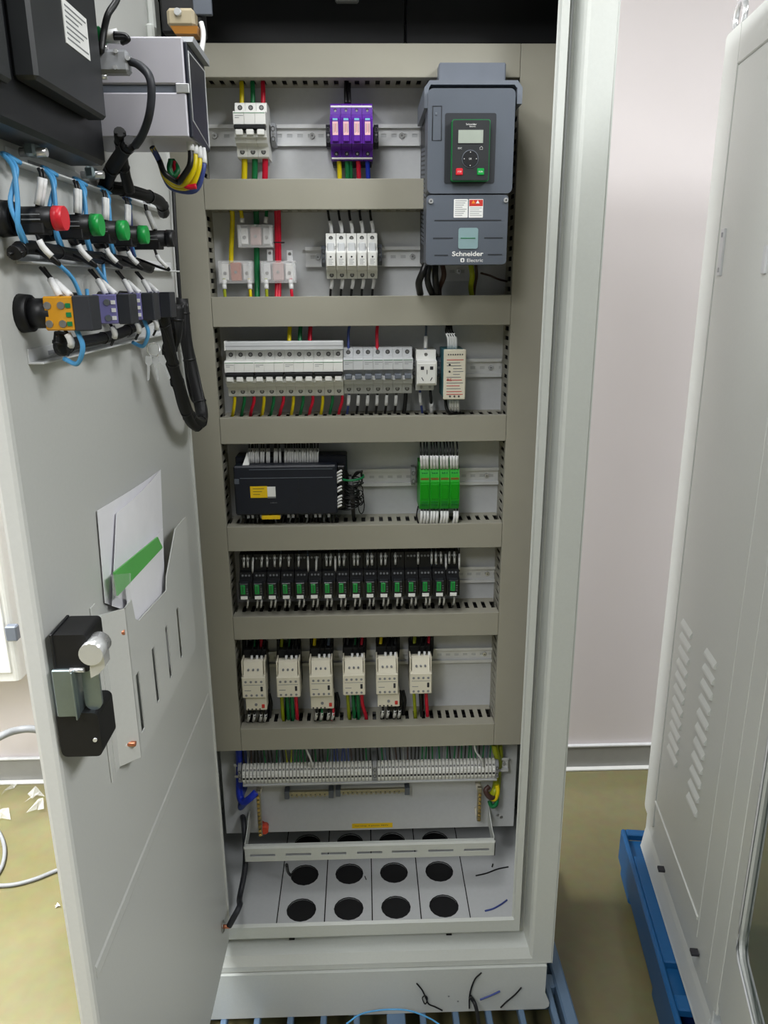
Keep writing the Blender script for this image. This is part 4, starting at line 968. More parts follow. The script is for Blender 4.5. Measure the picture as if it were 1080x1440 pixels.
for u0, u1, lab in ((432, 440, 'loose white wire slanting into the left half of the terminal strip'), (669, 680, 'loose white wire slanting into the right end of the terminal strip')):
    W([(u0-2, 1046, .02), (u0, 1056, .02), (u1-3, 1068, .02), (u1, 1078, .035)], .0022, 'w_white', lab)
W([(336, 1050, .05), (337, 1066, .055), (337, 1080, .062), (337, 1115, .06), (342, 1128, .045), (352, 1122, .035), (360, 1114, .04)], .0085, 'w_blue', 'thick blue cable bending below the left end of the terminal strip')
W([(343, 1050, .056), (344, 1068, .06), (346, 1100, .07), (340, 1120, .06), (338, 1136, .045), (346, 1128, .04), (356, 1119, .045)], .006, 'w_navy', 'navy blue cable curled beside the thick blue cable')
W([(695, 1046, .05), (698, 1060, .05), (701, 1072, .062), (698, 1100, .066), (696, 1112, .05), (690, 1120, .05)], .0085, 'w_yg', 'thick yellow-green earth cable at the right end of the terminal strip')
W([(703, 1047, .055), (704, 1062, .058), (702, 1080, .068), (700, 1108, .064), (697, 1122, .05)], .006, 'w_yg', 'second yellow-green earth cable hugging the right edge of the plate')
W([(699, 1104, .05), (700, 1114, .045), (696, 1124, .045), (688, 1122, .05)], .005, 'w_yellow', 'short yellow wire curl above the right brass bar')
W([(699, 1118, .05), (698, 1130, .045), (692, 1134, .045), (688, 1126, .05)], .005, 'w_green', 'short green wire curl above the right brass bar')
W([(688, 1106, .05), (683, 1112, .044), (690, 1122, .04), (696, 1116, .05)], .006, 'w_brown', 'dark brown wire knot beside the right brass bar')
# brass bars standing off the plate
def brass(u, v0, v1, label, red):
    p0, p1 = P(u, v0, .05), P(u, v1, .05)
    t = thing('brass_busbar', label, 'busbar', (p0.x, YP, p1.z))
    MB().cbox(p0.x-.0045, p0.x+.0045, .045, .055, p1.z, p0.z, .0008).build('bar', mat('dull_brass', (.40, .37, .27), .45, metal=.8), t)
    n = int((p0.z-p1.z)/.011)
    for k in range(n):
        z = p1.z+.006+k*.011; MB().cyl((p0.x, .045, z), (p0.x, .0405, z), .0034, .0030, 10).build('clamp_screw', 'brass', t)
    for z in (p1.z+.008, p0.z-.008): MB().cyl((p0.x, .055, z), (p0.x, YP-.0004, z), .006, n=12).build('stand_off', 'warn_red' if red and z < p1.z+.01 else 'cream_plastic', t)
    if red: MB().cyl((p0.x+.008, .05, p1.z+.010), (p0.x+.008, .07, p1.z+.010), .0095, .0085, 14).build('red_insulator', mat('insulator_red', hx(206, 70, 44), .45), t)
brass(363, 1112, 1174, 'brass busbar with a red insulator at the lower left of the plate', True)
brass(674.5, 1107, 1153, 'brass busbar at the lower right of the plate', False)
def earth(u0, u1, v0, v1, label):
    x0, x1, z0, z1 = bx(u0, v0, u1, v1, .062)
    t = thing('earth_terminal_bar', label, 'terminal bar', ((x0+x1)/2, YP, z0))
    MB().cbox(x0+.006, x1-.006, .062, .07, z0+.003, z1-.003, .0008).build('bar', mat('dull_brass', (.40, .37, .27), .45, metal=.8), t)
    for x in (x0, x1-.011): MB().cbox(x, x+.011, .058, YP-.0004, z0-.002, z1+.001, .001).build('end_block', 'drive_grey', t)
    n = int((x1-x0-.024)/.0105)
    for k in range(n):
        xx = x0+.017+k*.0105; MB().cbox(xx-.0025, xx+.0025, .0595, .063, z0+.0015, z1-.0015, .0006).build('clamp', 'dull_brass', t); screw(t, xx, .0592, (z0+z1)/2, .0018, 'screw_dark')
earth(400, 469, 1112, 1121, 'short brass earth bar with grey ends below the terminal strip')
earth(472, 576, 1109, 1117, 'longer brass earth bar with grey ends below the terminal strip')
x0, x1, z0, z1 = bx(495, 1157.5, 552, 1164, YP)
t = MB().box(x0, x1, YP-.0006, YP-.0001, z0, z1).build('warning_label', 'label_yellow', None, 'long yellow label stuck near the lower edge of the plate', 'label')
BASE[t.name] = t.location.copy()
text(t, 'warning: 3-phase 380V', (x0+x1)/2-.002, YP-.0009, (z0+z1)/2, (x1-x0)*.84, .0042, 'ink')
# slotted strut across the floor
sy = -.02
sx0, sx1 = P(343, 1202, sy).x, P(696.5, 1194, sy).x; sz = P(520, 1197.5, sy).z; sh = .0185
t = thing('cable_clamp_strut', 'white slotted cable strut spanning above the cabinet floor', 'strut', ((sx0+sx1)/2, sy, sz-sh))
zs0, zs1 = sz-.006, sz+.0005
fr = MB().box(sx0, sx1, sy, sy+.002, sz-sh, zs0).box(sx0, sx1, sy, sy+.002, zs1, sz+sh-.004)
slots = [P(280+q/2.077, 1200, sy).x for q in (185, 290, 393, 498, 600, 706, 810)]; hw = .0275; x = sx0
for c_ in slots: fr.box(x, c_-hw, sy, sy+.002, zs0, zs1); x = c_+hw
fr.box(x, sx1, sy, sy+.002, zs0, zs1)
fr.prism([(sy, sz+sh-.004), (sy+.003, sz+sh), (sy+.011, sz+sh), (sy+.011, sz+sh-.002), (sy+.004, sz+sh-.002), (sy+.002, sz+sh-.004)], sx0, sx1)
fr.build('slotted_face', 'cabinet_paint', t)
MB().box(sx0, sx1, sy+.002, sy+.011, sz-sh, sz-sh+.002).build('lower_flange', 'cabinet_paint', t)
for x, n in ((sx0, 'arm'), (sx1-.002, 'arm')):
    MB().prism([(sy, sz-sh), (sy+.1, sz-sh+.015), (sy+.1, sz+sh+.02), (sy+.04, sz+sh), (sy, sz+sh)], x, x+.002).build('arm', 'cabinet_paint', t)
# loose offcuts on the cabinet floor
def offcut(pl, m, label, z, r=.0016):
    pts = []
    for u, v in pl:
        d = FW + RT*((u-540)/FPX) + UP*((720-v)/FPX); k = (z+r-CAM.z)/d.z; pts.append(CAM+d*k)
    wire(pts, r, m, label, name='wire_offcut')
offcut([(669, 1231.5), (684, 1228), (700, 1222), (715, 1219)], 'w_black', 'black wire offcut on the cabinet floor below the strut', ZF)
offcut([(682, 1281), (693, 1278), (704, 1272), (713, 1265.5)], 'w_navy', 'navy wire offcut near the front right of the cabinet floor', ZF, .0019)
offcut([(692, 1219), (693, 1215)], 'w_black', 'tiny black wire stub below the right end of the strut', ZF)
offcut([(513, 1232), (515, 1237)], 'w_black', 'tiny black crumb between the floor holes', ZF, .001)
W([(403, 1216, -.01), (405, 1226, .02), (409, 1231, .03)], .0035, 'w_black', 'black cable end hanging into the leftmost floor hole')

# the many thinnest wires of the relay row, the contactor row and the terminal strip, past counting
MS = ['w_black', 'w_brown', 'w_slate', 'w_grey', 'w_green', 'w_yg', 'w_navy', 'sleeve_white']
mb = MB(); mi = []
for pts, r, m_, sl_ in STUFF:
    sp = spline(pts, 5); mb.tube(sp, r, 5); mi += [MS.index(m_)]*(len(mb.f)-len(mi))
    for f0, f1, rr in sl_:
        n = len(sp)-1; at = lambda f: sp[min(n-1, int(f*n))].lerp(sp[min(n-1, int(f*n))+1], f*n-min(n-1, int(f*n)))
        mb.tube([at(f0+(f1-f0)*k/3) for k in range(4)], rr, 6); mi += [7]*(len(mb.f)-len(mi))
o = mb.build('wire_cluster', 'w_black', None, 'thin control wires crowding the relay row and the terminal strip', 'wires', kind='stuff')
for m_ in MS[1:]: o.data.materials.append(MATS[m_])
for p_, q in zip(o.data.polygons, mi): p_.material_index = q

# ================================================================== cabinet door (hinged left, standing open towards the viewer)
DH = Vector((-.3006, -.10, 0)); DS = .021; DTH = -math.atan(DS); RZ = Matrix.Rotation(DTH, 3, 'Z')
DN = Vector((1, -DS, 0)).normalized()
def Dp(u, v, n=0.):
    """door space (n off the inner face, -t towards the free edge, z) of a photo position"""
    d = FW + RT*((u-540)/FPX) + UP*((720-v)/FPX)
    Q = CAM + d*(((DH-CAM).dot(DN)+n)/d.dot(DN)); return RZ.inverted() @ (Q-DH)
def dthing(name, label, cat, base, group=None):
    base = Vector(base); return thing(name, label, cat, DH + RZ @ base, group, DTH, base)
def dwire(pts, r, m, label, group=None, sleeves=(), **k):
    return wire([DH + RZ @ Vector(p) for p in pts], r, m, label, group=group, sleeves=sleeves, **k)
DW, DZ0, DZ1 = .636, .343, 2.20
door = dthing('cabinet_door', 'open light grey cabinet door carrying push buttons and a document pocket', 'cabinet door', (0, -.3, DZ0))
r_ = .005; poly = [(-.022, -DW+r_), (-.0205, -DW+.0015), (-.017, -DW), (-.005, -DW), (-.0015, -DW+.0015), (0, -DW+r_), (0, -.002), (-.002, 0), (-.022, 0)]
MB().prism(poly, DZ0, DZ1, 'z').build('door_panel', 'door_paint', door)
MB().cbox(-.002, .0035, -.006, .0005, DZ0, DZ1, .001).build('edge_flange', 'door_paint', door)
MB().cbox(-.016, .0005, .001, .009, DZ0+.02, DZ1, .002).build('door_seal', 'seal_black', door)
MB().prism([(-.001, .910), (.0012, .917), (.0012, .931), (-.001, .938)], -DW+.012, -.02, 'y').build('stiffening_rib', 'door_paint', door)
p = Dp(312, 1303); MB().cyl((0, p.y, p.z), (.016, p.y, p.z), .004, n=10).build('earth_stud', 'copper', door)
MB().tube([(.003, p.y+.011*math.cos(a*math.pi/6), p.z+.012*math.sin(a*math.pi/6)) for a in range(12)], .0012, 5, True).build('earth_ring', 'screw_steel', door)
for v_ in (20, 60):
    p = Dp(211, v_); MB().cbox(0, .012, p.y-.02, p.y+.01, p.z-.03, p.z+.02, .003).build('hinge_leaf', 'cabinet_paint', door)
p = Dp(312, 1303)
s0 = DH + RZ @ Vector((.014, p.y, p.z))
wire([s0, s0+Vector((.02, .02, .03)), P(337, 1262, -.05), P(345, 1215, .0), P(343, 1160, .05), P(341, 1148, .075)], .0062, 'drive_dark', 'dark flat earth cable running from the door foot up to the plate', name='earth_cable')

# three steel strips for tying the door wires
DR = [(Dp(8, 228), Dp(222, 298), 'upper'), (Dp(22, 365), Dp(240, 384), 'middle'), (Dp(38, 500), Dp(236, 473), 'lower')]
for a, b, n in DR:
    z = (a.z+b.z)/2
    t = dthing('wire_tie_strip', '%s steel wire tie strip fixed across the door' % n, 'strip', (0, (a.y+b.y)/2, z), 'door wire tie strips')
    mb = MB().cbox(.0, .0145, a.y, b.y, z-.001, z+.001, .0004)
    mb.build('shelf', 'rail_steel', t); MB().cbox(.0, .0015, a.y, b.y, z+.001, z+.013, .0003).build('back_flange', 'rail_steel', t)
    for k in range(4):
        y = a.y+(b.y-a.y)*(k+.5)/4; MB().box(.0014, .0018, y-.018, y+.018, z+.004, z+.008).build('strip_slot', 'grey_plastic', t)

# push buttons seen from behind
BT = [(.60, .056, 'button_red', 'red'), (.52, .060, 'button_green', 'green'), (.441, .060, 'button_green', 'green'), (.366, .060, 'button_green', 'green'), (.288, .071, 'dark_plastic', 'black')]
BL = ['rear of the push button with the red end', 'rear of the green-ended push button next to the red one', 'rear of the middle green-ended push button', 'rear of the green-ended push button nearest the hinge', 'rear of the all-black push button nearest the hinge']
zb = .948+.78
for k, (tt, n, m_, cn) in enumerate(BT):
    t = dthing('push_button', BL[k], 'push button', (0, -tt, zb-.02), 'push buttons on the door')
    MB().cyl((0, -tt, zb), (.012, -tt, zb), .0155, .0145, 20).build('fixing_ring', 'dark_plastic', t)
    MB().cyl((.012, -tt, zb), (n-.009, -tt, zb), .0098, .0098, 18).build('barrel', 'dark_plastic', t)
    MB().cbox(.016, n-.016, -tt-.010, -tt+.010, zb-.013, zb-.004, .001).build('contact_block', 'soft_black', t)
    MB().cyl((n-.009, -tt, zb), (n, -tt, zb), .0104, .0100, 20).build('end_cap', m_, t)
    for q in range(2): MB().box(.022, n-.018, -tt-.0102, -tt-.0096, zb-.002+q*.004, zb-.001+q*.004).build('print_line', 'ink_grey', t)
    # blue pair looping from the upper strip to the middle bundle
    nm = ['red-ended button', 'first green-ended button', 'middle green-ended button', 'last green-ended button', 'all-black button'][k]
    zu = DR[0][0].z; zl = DR[1][0].z
    for q in range(2):
        o = q*.006
        dwire([(.016, -tt+.012+o, zu-.002), (.010, -tt-.002+o, zu+.003), (.022, -tt-.012+o, zu-.010), (.024-o, -tt-.017, zb+.012), (.022, -tt-.018+o*.4, zb-.008), (.020, -tt-.006+o, zl+.012)], .0021, 'w_sky' if k < 4 or q else 'w_navy', 'light blue wire looping over the %s' % nm, 'light blue wire pair of the %s' % nm)
    for q in range(2):
        y = -tt-.004+q*.007
        dwire([(.038, y+.004, zb+.040), (.040, y+.002, zb+.032), (n-.022, y, zb+.008)], .0015, 'w_black', 'thin black wire with white marker above the %s' % nm, 'marked wires above the %s' % nm, ((.25, .92, .0028),))
    dwire([(n-.024, -tt-.008, zb-.010), (n-.020, -tt-.006, zb-.024), (n-.010, -tt, zb-.038), (.018, -tt+.012, zl+.010)], .0017, 'w_black', 'thin black wire with white marker below the %s' % nm, None, ((.12, .36, .0028),))
# selector switches of the second row
SL = [(.585, 'amber_clear', 'rear of the selector switch with the orange block'), (.462, 'violet_block', 'rear of the violet selector switch next to the orange one'), (.374, 'violet_block', 'rear of the middle violet selector switch'), (.298, 'violet_block', 'rear of the violet selector switch nearest the hinge')]
zs = .868+.78
for k, (tt, m_, lab) in enumerate(SL):
    t = dthing('selector_switch', lab, 'selector switch', (0, -tt, zs-.02), 'selector switches on the door')
    n = .068 if k == 0 else .066
    MB().cyl((0, -tt, zs), (.010, -tt, zs), .0175, .0165, 20).build('fixing_ring', 'soft_black', t)
    MB().cyl((.010, -tt, zs), (.030, -tt, zs), .0135, .0135, 18).build('collar', 'dark_plastic', t)
    MB().cbox(.026, .052, -tt-.013, -tt+.013, zs-.015, zs+.015, .0012).build('contact_block', m_, t)
    MB().cbox(.052, n, -tt-.013, -tt+.013, zs-.0155, zs+.0155, .001).build('end_block', 'drive_dark', t)
    for q in range(4): MB().cyl((.030+q % 2*.012, -tt-.0128, zs-.009+q//2*.016), (.030+q % 2*.012, -tt-.0140, zs-.009+q//2*.016), .0034, n=8).build('terminal_screw', 'screw_steel', t)
    for q in range(3): MB().box(.046, .0505, -tt-.0138, -tt-.0128, zs-.011+q*.008, zs-.007+q*.008).build('print_mark', 'label_white' if k else 'w_green', t)
    nm = ['orange selector switch', 'first violet selector switch', 'middle violet selector switch', 'last violet selector switch'][k]
    for q in range(2):
        dwire([(.020, -tt+.006+q*.008, zs+.040), (.030, -tt+q*.006, zs+.030), (.040+q*.010, -tt-.006, zs+.014)], .0015, 'w_black', 'thin black wire with white marker above the %s' % nm, 'marked wires above the %s' % nm, ((.45, .97, .0032),))
    dwire([(.040, -tt-.006, zs-.014), (.044, -tt-.004, zs-.026), (.036, -tt+.004, zs-.038)], .0016, 'w_black', 'thin black wire with white marker below the %s' % nm, None, ((.15, .6, .0032),))
    if k in (0, 2): dwire([(.050, -tt-.004, zs-.014), (.054, -tt-.004, zs-.030), (.044, -tt+.004, zs-.046), (.030, -tt+.01, zs-.042)], .0024, 'w_sky', 'light blue wire hanging below the %s' % nm)
dwire([(.020, -.545, zl), (.030, -.53, zs+.03), (.034, -.52, zs+.004), (.03, -.50, zs-.010), (.026, -.485, zs+.02)], .0021, 'w_sky', 'light blue wire between the orange and violet selector switches')
dwire([(.02, -.44, zl), (.03, -.435, zl-.02), (.024, -.42, zl-.03), (.02, -.41, zl)], .0021, 'w_sky', 'light blue wire loop hanging from the middle bundle')
# black bundles on the door
def bundle(pts, r, label, door_space=True, name='cable_bundle'):
    sp = spline([DH + RZ @ Vector(p) if door_space else Vector(p) for p in pts], 6)
    n = len(sp); c = sp[n//2]; lo = min(q.z for q in sp)
    t = thing(name, label, 'cable bundle', (c.x, c.y, lo))
    MB().tube(sp, r, 10).build('wrapped_core', 'soft_black', t)
    for i in range(3, n-2, 7):
        d = (sp[i+1]-sp[i-1]).normalized(); MB().cyl(sp[i]-d*.0015, sp[i]+d*.0015, r*1.12, n=10).build('cable_tie', 'w_black', t)
    for k in range(3):
        a = k*2.1
        MB().tube([q+Vector((math.cos(a+i*.15), math.sin(a+i*.15), .3*math.sin(a)))*r*.85 for i, q in enumerate(sp)], r*.28, 5).build('outer_wire', 'w_black', t)
    return t
bundle([(.016, -.62, zl+.004), (.018, -.59, zl+.010), (.020, -.50, zl+.007), (.020, -.40, zl+.006), (.020, -.30, zl+.004), (.024, -.24, zl-.002)], .0062, 'black wire bundle tied along the middle strip of the door')
zlo = DR[2][0].z
bundle([(.03, -.575, zs-.018), (.026, -.57, zlo+.004), (.020, -.52, zlo+.006), (.020, -.42, zlo+.006), (.024, -.36, zlo+.010), (.034, -.29, zlo+.022)], .0062, 'black wire bundle tied along the lower strip of the door')
bundle([P(248, 428, -.34), P(246, 470, -.34), P(238, 500, -.32), P(252, 545, -.28), P(266, 585, -.24), P(281, 594, -.18), P(284, 578, -.15), P(272, 530, -.14), P(262, 480, -.14), P(256, 420, -.14)], .0095, 'thick black cable loop hanging from the door over to the hinge', False)
bundle([P(228, 440, -.38), P(236, 475, -.36), P(248, 530, -.32), P(264, 586, -.26), P(277, 600, -.19), P(285, 590, -.15)], .0075, 'second black cable loop lying against the hanging cable loop', False)
bundle([P(184, 200, -.52), P(172, 215, -.50), P(153, 247, -.46), P(150, 262, -.44), P(172, 266, -.42), P(205, 275, -.38), P(226, 285, -.33), P(230, 300, -.30)], .0075, 'black wire bundle dropping from the operator panel to the upper strip', False)
bundle([P(168, 185, -.52), P(171, 215, -.49), P(176, 245, -.46), P(182, 268, -.43)], .006, 'short black bundle under the silver box on the door', False)
W([(243, 250, -.11), (247, 330, -.12), (254, 430, -.125), (262, 520, -.13), (270, 560, -.14), (284, 572, -.14)], .003, 'w_black', 'long thin black cable running down the hinge edge of the door')
# key bunch
kp_ = P(216, 492, -.40)
t = thing('key_bunch', 'small bunch of metal keys hanging on the door below the lower strip', 'keys', tuple(kp_+Vector((0, 0, -.035))))
MB().tube([kp_+Vector((.008*math.cos(a*math.pi/6), .002*math.sin(a), .009*math.sin(a*math.pi/6))) for a in range(12)], .0009, 5, True).build('key_ring', 'chrome', t)
for k, (dx_, an) in enumerate(((-.007, -.12), (0, .05), (.007, .3))):
    c, s = math.cos(an), math.sin(an); f = lambda a, b: (kp_.x+dx_+c*a+s*b, kp_.z-.008+s*a-c*b)
    MB().prism([f(-.004, 0), f(.004, 0), f(.0045, .009), f(.0018, .012), f(.0018, .030), f(-.0012, .033), f(-.0018, .012), f(-.0045, .009)], kp_.y+k*.002, kp_.y+.0012+k*.002, 'y').build('key', 'chrome', t)

# ---- operator panel (rear side)
hz0 = 1.013+.78
t = dthing('operator_panel', 'black rear of the operator panel at the top of the door', 'operator panel', (0, -.58, hz0))
MB().cbox(0, .040, -.80, -.425, hz0, hz0+.30, .004).build('housing', 'dark_plastic', t)
MB().cbox(.040, .060, -.634, -.472, 1.048+.78, hz0+.29, .003).build('rear_cover', 'keypad_black', t)
MB().cbox(.040, .048, -.78, -.652, 1.040+.78, hz0+.29, .003).build('side_cover', 'keypad_black', t)
MB().box(.0402, .0412, -.655, -.640, 1.05+.78, hz0+.29).build('cable_groove', 'drive_dark', t)
a = Dp(87, 3, .0605); b = Dp(127, 86, .0605)
lb = MB().box(.060, .0608, a.y, b.y, b.z, a.z+.004).build('type_label', 'label_white', t)
for q in range(7): MB().box(.0607, .0611, a.y+.004, b.y-.004-(q % 3)*.010, a.z-.001-q*.0042, a.z+.0002-q*.0042).build('print_line', 'ink_grey', lb)
for u, v in ((59, 14), (61, 48)):
    p = Dp(u, v, .05); MB().cbox(.044, .052, p.y-.008, p.y+.004, p.z-.007, p.z+.007, .001).build('port', 'white_plastic', t)
for u, v in ((50, 186), (133, 222)):
    p = Dp(u, v, .022); p.z = min(p.z, hz0-.006)-.004; MB().cyl((.006, p.y, p.z+.004), (.030, p.y, p.z+.004), .004, n=10).build('mounting_clamp', 'chrome', t)
    MB().cbox(.012, .022, p.y-.008, p.y+.008, p.z, p.z+.012, .002).build('clamp_bracket', 'zinc', t)
# power plug with white markers, serial plug, cable
yc = -.56
a0, a1, b0, b1 = bx(130, 36, 141, 60, yc)
t = thing('power_plug', 'green power plug on the operator panel with white marked wires', 'plug', (a0, yc, b0))
MB().cbox(a0, a1, yc, yc+.022, b0, b1, .001).build('plug_body', 'keypad_green', t)
for k in range(3): MB().cyl((a1-.002, yc+.004+k*.006, (b0+b1)/2), (a1+.016, yc+.004+k*.006, (b0+b1)/2+.003-k*.002), .0035, n=8).build('marker_sleeve', 'sleeve_white', t)
for k in range(2): MB().tube(spline([P(160, 48+k*5, yc), P(176, 50+k*3, yc), P(180, 56, yc), P(172, 60, yc+.01)]), .0026, 6).build('plug_wire', 'w_black', t)
W([(139, 62, yc), (142, 72, yc-.004), (146, 44, yc), (152, 20, yc), (164, 0, yc+.01), (170, -30, yc+.02)], .0035, 'w_black', 'black cable rising from the operator panel out of the top of view')
a0, a1, b0, b1 = bx(138, 70, 182, 104, yc+.005)
t = thing('serial_plug', 'grey serial plug with screws on the operator panel', 'plug', (a0, yc, b0))
MB().cbox(a0, a1, yc, yc+.016, b0, b1, .003).build('hood', 'grey_plastic', t)
for u, v in ((162, 95), (163, 72), (180, 82)): p = P(u, v, yc); MB().cyl((p.x, yc+.002, p.z), (p.x, yc-.002, p.z), .0022, n=8).build('hood_screw', 'chrome', t)
for v in (66, 107): p = P(142, v, yc+.004); MB().cyl((p.x-.006, yc+.006, p.z), (p.x+.006, yc+.006, p.z), .0028, n=8).build('thumb_screw', 'chrome', t)
W([(181, 86, yc+.006), (196, 92, yc), (210, 108, yc-.01), (213, 135, yc-.01), (209, 165, yc-.005), (200, 190, yc+.02), (190, 205, yc+.04)], .0042, 'drive_dark', 'dark cable arching from the serial plug down across the silver box')

# ---- silver box on the door
yb0, yb1 = -.50, -.40
q0 = P(161, 120, yb0); q1 = P(266, 120, yb0); zt1 = P(214, 51, yb0).z; zt0 = P(214, 193, yb0).z
xb0 = -.306; xb1 = q1.x
t = thing('silver_module', 'silver grey boxed module with black side mounted on the door', 'module', ((xb0+xb1)/2, yb1, zt0))
zg = P(214, 124, yb0).z
MB().cbox(xb0, xb1-.004, yb0, yb1, zg+.004, zt1, .0015).cbox(xb0, xb1-.004, yb0, yb1, zt0, zg-.004, .0015).build('housing', 'silver_box', t)
MB().box(xb0, xb1-.005, yb0+.003, yb1, zg-.004, zg+.004).build('groove', 'drive_light', t)
p = P(250, 124, yb0); MB().cbox(p.x-.002, p.x+.012, yb0-.001, yb0+.006, zg-.0045, zg+.0045, .0006).build('clip', 'chrome', t)
MB().cbox(xb1-.004, xb1, yb0+.002, yb1, zt0, zt1-.004, .001).build('side_panel', 'navy_plastic', t)
MB().tube([(xb1, yb0+.006, zt0+.018), (xb1, yb1-.004, zt0+.004), (xb1, yb1-.004, zt1-.010), (xb1, yb0+.006, zt1-.012)], .0009, 4, True).build('panel_bead', 'light_grey_plastic', t)
MB().prism([(yb0+.004, zt1-.004), (yb1, zt1-.004), (yb1, zt1+.003), (yb0+.012, zt1+.003)], xb1-.012, xb1+.006).build('top_lip', 'grey_plastic', t)
for k in range(4):
    u = 266+k*6.; m_ = ('w_black', 'w_yellow', 'w_yellow', 'w_navy')[k]; n = ('black', 'bright yellow', 'golden yellow', 'navy')[k]; yy = -.47+k*.012
    W([(u, 190+k*6, yy), (u+2, 210+k*4, yy), (u+1, 232+k*3, yy-.004), (u-10, 250+k*6, yy), (250-k*2, 256+k*3, yy+.01), (232, 244+k*2, yy), (224, 226, -.45), (214, 207, -.46)], .0034, m_, '%s wire looping below the silver module' % n, None, ((.0, .13, .0044),))
W([(240, 225, -.45), (238, 238, -.455), (244, 248, -.455), (250, 238, -.45), (243, 226, -.44)], .0032, 'w_green', 'green wire curl below the silver module')
W([(244, 228, -.445), (247, 240, -.45), (250, 247, -.45), (262, 262, -.45), (276, 262, -.45)], .0032, 'w_red', 'red wire curl below the silver module')

# ---- door switch above
ys = -.20
a0, a1, b0, b1 = bx(226, -12, 296, 60, ys+.03)
t = thing('door_switch', 'beige and amber door switch hanging above the silver module', 'switch', ((a0+a1)/2, ys, b0))
MB().cbox(a0, a1-.012, ys+.03, ys+.07, b0+.012, b1+.03, .003).build('mounting_box', 'soft_black', t)
a0, a1, b0, b1 = bx(234, 10, 273, 37, ys); MB().cbox(a0, a1, ys, ys+.03, b0, b1, .004).build('lamp_body', 'alarm_beige', t)
a0, a1, b0, b1 = bx(240, 37, 279, 48, ys+.004); MB().prism([(a0+.006, b0), (a1-.002, b0), (a1, b1), (a0, b1)], ys+.002, ys+.03, 'y').build('amber_lens', mat('amber_dark', hx(150, 98, 28), .35), t)
p = P(250, 17, ys); MB().cyl((p.x, ys+.002, p.z), (p.x, ys-.004, p.z), .006, .0045, 12).build('fixing_screw', 'chrome', t)
a0, a1, b0, b1 = bx(272, -6, 298, 22, ys+.03); MB().cbox(a0, a1, ys+.026, ys+.034, b0, b1, .001).build('bracket', 'drive_grey', t)
W([(283, 32, ys+.02), (286, 46, ys+.015), (285, 62, ys+.01), (282, 78, ys+.0)], .0038, 'w_white', 'white cable curving down beside the door switch')

# ---- lock mechanism
yl = -.735
def lk(u0, v0, u1, v1): return bx(u0, v0, u1, v1, yl)
a0, a1, b0, b1 = lk(75, 893, 141, 1063)
t = thing('door_lock', 'black and steel swing-handle lock mechanism on the door edge', 'lock', (a0, yl, b0))
a0, a1, b0, b1 = lk(74, 893, 124, 945); MB().rbox(a0, a1, b0, b1, yl, yl+.045, .004, 'y').build('upper_housing', 'soft_black', t)
MB().cbox(a0-.001, a0+.002, yl-.001, yl+.046, b0, b1+.001, .0006).build('housing_rim', 'dark_plastic', t)
a0, a1, b0, b1 = lk(78, 940, 110, 1006); MB().cbox(a0, a1, yl-.004, yl+.035, b0, b1, .0012).build('bracket', 'zinc', t)
MB().cbox(a1-.0015, a1, yl-.010, yl-.003, b0, b1, .0004).build('bracket_lip', 'zinc', t)
a0, a1, b0, b1 = lk(83, 1003, 141, 1064); MB().rbox(a0, a1, b0, b1, yl, yl+.045, .006, 'y').build('lower_housing', 'soft_black', t)
a0, a1, b0, b1 = lk(114, 940, 138, 1003); MB().rbox(a0, a1, b0, b1, yl+.006, yl+.010, .008, 'y').build('cam_plate', 'zinc', t)
a0, a1, b0, b1 = lk(118, 893, 143, 930)
pc = Vector(((a0+a1)/2, yl, (b0+b1)/2))
MB().cyl((pc.x, yl-.008, pc.z-.003), (pc.x, yl+.02, pc.z-.003), .0115, .0115, 20).build('cam_cylinder', 'chrome', t)
MB().prism([(pc.x-.002, pc.z-.004), (pc.x+.011, pc.z-.004), (pc.x+.011, pc.z-.018), (pc.x+.004, pc.z-.026), (pc.x-.004, pc.z-.030), (pc.x-.004, pc.z-.022)], yl-.004, yl+.012, 'y').build('cam_lever', 'chrome', t)
p = P(108, 941, yl); MB().cyl((p.x-.006, yl-.002, p.z), (p.x+.008, yl-.002, p.z), .0025, n=8).build('pivot_pin', 'chrome', t)
p = P(134, 1040, yl); MB().cyl((p.x, yl+.001, p.z), (p.x, yl-.0014, p.z), .0022, n=8).build('housing_screw', 'chrome', t)

# ---- document pocket
n_ = .024
tl_, tr_ = Dp(185, 850, n_), Dp(272, 800, n_); bl_ = Dp(186, 1060, n_)
y0, y1 = Dp(187, 960, n_).y, Dp(273, 870, n_).y; yf0 = Dp(143, 950, 0).y
pz0 = Dp(172, 1064, 0).z; pzt = Dp(186, 842, n_).z
sl = [(Dp(195, 940, n_), Dp(199, 1025, n_)), (Dp(216, 906, n_), Dp(222, 988, n_)), (Dp(235, 880, n_), Dp(240, 956, n_)), (Dp(251, 858, n_), Dp(255, 930, n_))]
sz0 = sum(b.z for a, b in sl)/4; sz1 = sum(a.z for a, b in sl)/4; ysl = [(a.y+b.y)/2 for a, b in sl]
t = dthing('document_pocket', 'grey document pocket with four upright slots on the door', 'document pocket', (0, (y0+y1)/2, pz0))
fr = MB(); y = y0; hw = .0065
for yy in ysl: fr.box(n_-.0015, n_, y, yy-hw, sz0, sz1); y = yy+hw
fr.box(n_-.0015, n_, y, y1, sz0, sz1).box(n_-.0015, n_, y0, y1, pz0, sz0)
dip = Dp(190, 866, n_); rise = Dp(234, 818, n_); tab = Dp(240, 752, n_)
top = [(y0, sz1), (y1, sz1), (y1, tab.z), (Dp(247, 748, n_).y, tab.z), (rise.y+.004, rise.z+.006), (rise.y-.004, rise.z-.012), (dip.y+.012, dip.z-.012), (dip.y, dip.z-.004), (dip.y-.006, pzt), (y0, pzt)]
fr.prism([(n_-.0015, sz1), (n_, sz1), (n_, pzt), (n_-.0015, pzt)], y0, y0+.0001, 'y')
